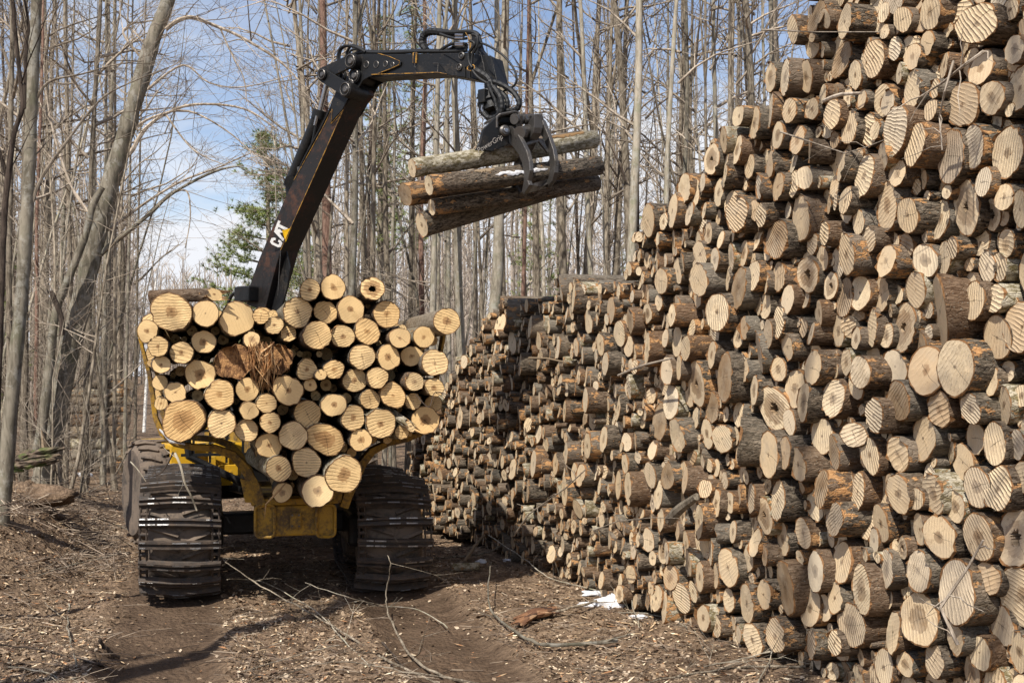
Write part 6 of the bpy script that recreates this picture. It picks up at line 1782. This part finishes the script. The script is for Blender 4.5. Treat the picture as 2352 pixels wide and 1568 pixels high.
SN = [(1404, 1392, .17, .10, .075, 'largest white snow lump at the foot of the pile'), (1362, 1366, .13, .07, .03, 'flat snow scrap left of the largest snow lump'), (1352, 1392, .13, .06, .03, 'low dirty snow streak in front of the snow scrap'), (1395, 1352, .08, .06, .04, 'small snow lump right under the pile edge'), (1468, 1418, .09, .05, .02, 'thin snow crust right of the largest snow lump'), (1106, 1292, .07, .05, .03, 'little snow lump beside the short yellow log'), (1370, 1312, .07, .06, .08, 'narrow snow heap wedged between two lowest logs'), (195, 1093, .16, .1, .06, 'snow remnant at the foot of the left trees'), (1960, 1535, .06, .05, .04, 'snowball-sized lump by the pile foot, bottom right'), (1075, 1150, .10, .08, .08, 'far snow lump by the pile foot behind the right track'), (1168, 1288, .08, .05, .02, 'thin snow scrap under the thin tan branch')]
for i, (x, y, a, b, c_, lab) in enumerate(SN):
    lump('snow_patch', x, y, (a, b, c_), 'snow', lab, 'snow', 60 + i, rough=.35)
P = on_ground(1040, 1302, .05); Q = on_ground(1092, 1300, .05)
o = add_log(P, Q - P, .05, (Q - P).length * 1.15, dict(ridge=.4, tone=.2, bark=.9, tilt=(.3, .2), rough=.8), rng=np.random.RandomState(5)); tag(o, 'short pale yellowish log lying on the ground beside the right track', 'log')
M['rot'] = cell_mat('crumbling_red_wood', ((.12, .06, .035), (.24, .125, .065), (.06, .035, .025), (.34, .21, .12)), 12)
mb = MB(); rg = np.random.RandomState(8)
for i in range(26):
    A = on_ground(1175 + rg.uniform(0, 30), 1425 + rg.uniform(-8, 10), .02 + rg.uniform(0, .03)); B = on_ground(1262 + rg.uniform(-20, 22), 1398 + rg.uniform(-6, 8), .04 + rg.uniform(0, .05))
    mb.tube([A, A.lerp(B, .5) + UP * .02, B], [.012, rg.uniform(.015, .03), .008], 5)
tag(mk('rotten_slab', mb, M['rot'], None, on_ground(1215, 1415)), 'shredded red-brown rotten wood slab left of the snow', 'wood')
g = [(22, 1068), (70, 1062), (118, 1050), (140, 1042)]
mb = MB(); Ym = 15.0; W_ = [at(x, y, Ym) for x, y in g]; rg = np.random.RandomState(3)
for i in range(70):
    a = rg.uniform(0, 6.28); q = rg.uniform(0, .10) ; of = Vector((0, math.cos(a), math.sin(a))) * q
    k0 = rg.uniform(0, .6); k1 = min(1.06, k0 + rg.uniform(.25, .6))
    A = W_[0].lerp(W_[-1], k0) + of; B = W_[0].lerp(W_[-1], k1) + of * rg.uniform(.6, 1.4) + Vector((0, 0, -.02))
    mb.tube([A, A.lerp(B, .5) + Vector((0, 0, rg.normal() * .02)), B], [.012, rg.uniform(.02, .045), rg.uniform(.004, .02)], 5)
t = NT('mossy_rotten_wood'); c = t.geo(); nz = t.noise(t.map(c, (1, 1, 3)), 9, 5, .7); col = t.mix(t.step(nz, .35, .65), (.03, .024, .018), (.18, .13, .09)); px = t.sep(c)[0]
col = t.mix(t.m('MULTIPLY', t.step(t.noise(c, 4, 3), .45, .6), t.m('SUBTRACT', 1.0, t.step(px, -6.4, -5.9))), col, (.10, .14, .03)); M['mossy'] = t.fin(col, .95, t.bump(nz, .04, 1.0))
tag(mk('rotten_log', mb, M['mossy'], None, W_[0], True), 'dark crumbling mossy log propped on the left bank behind the grey trunk', 'log')
lump('tree_stump', 128, 1120, (.20, .18, .22), 'mossy', 'dark decayed stump under the right end of the mossy rotten log', 'stump', 71, rough=.3)
lump('soil_heap', 70, 1150, (.6, .4, .16), 'soil', 'heap of dark upturned soil on the left bank', 'soil', 72, rough=.3)
mb = MB(); P0 = at(108, 1040, 18); mb.tube([at(112, 1062, 18), at(103, 1020, 18), at(95, 985, 18)], [.16, .10, .01], 7, flat=.4); tag(mk('splintered_stump', mb, M['cut_dry'], None, P0), 'pale splintered stump at the foot of the leaning beech', 'stump')
# ---- stack of logs seen side-on, far left behind the trees
rng = np.random.RandomState(44)
yy = 1074.0; row = 0
while yy > 872:
    Yd = 27.0 + row * .03; r = rng.uniform(.075, .13) if row > 4 else rng.uniform(.13, .17)
    x1 = 292 + rng.uniform(-14, 6); x0 = 150 + rng.uniform(-18, 14) + (row * 2.0 if row > 9 else 0)
    if row < 4: x0 -= 20
    A = at(x1, yy, Yd); B = at(x0, yy + rng.uniform(-4, 4), Yd + .5)
    k = look_from('r' if rng.rand() < .5 else '', rng); k['bark'] = float(rng.choice([.2, .6, .9])); k['flake'] = rng.uniform(.6, 1.4)
    o = add_log(A, B - A, r, (B - A).length, k, rng=rng, n=14)
    tag(o, 'log lying sideways in the far left stack, layer %s from the ground' % ('one two three four five six seven eight nine ten eleven twelve thirteen fourteen fifteen sixteen seventeen eighteen nineteen twenty'.split()[min(19, row)]), 'log', 'logs in the far left stack')
    yy -= 2 * r * CF / Yd * .93; row += 1

rs = np.random.RandomState(88); mb = MB()
for i in range(650):
    c = on_ground(rs.uniform(10, 285), rs.uniform(1085, 1330)); a = rs.uniform(0, 6.28); L = rs.uniform(.2, .9)
    d = Vector((math.cos(a), math.sin(a), rs.normal() * .25)).normalized(); p = c + UP * rs.uniform(.01, .16); r = rs.uniform(.002, .008)
    mb.tube([p - d * L / 2, p + Vector((rs.normal(), rs.normal(), rs.normal())) * L * .06, p + d * L / 2], [r, r * .9, r * .3], 4, cap=False)
tag(mk('brush_tangle', mb, M['litter_twig'], None, (0, 0, 0)), 'tangle of broken brush over the left bank', 'brush', None, 'stuff')
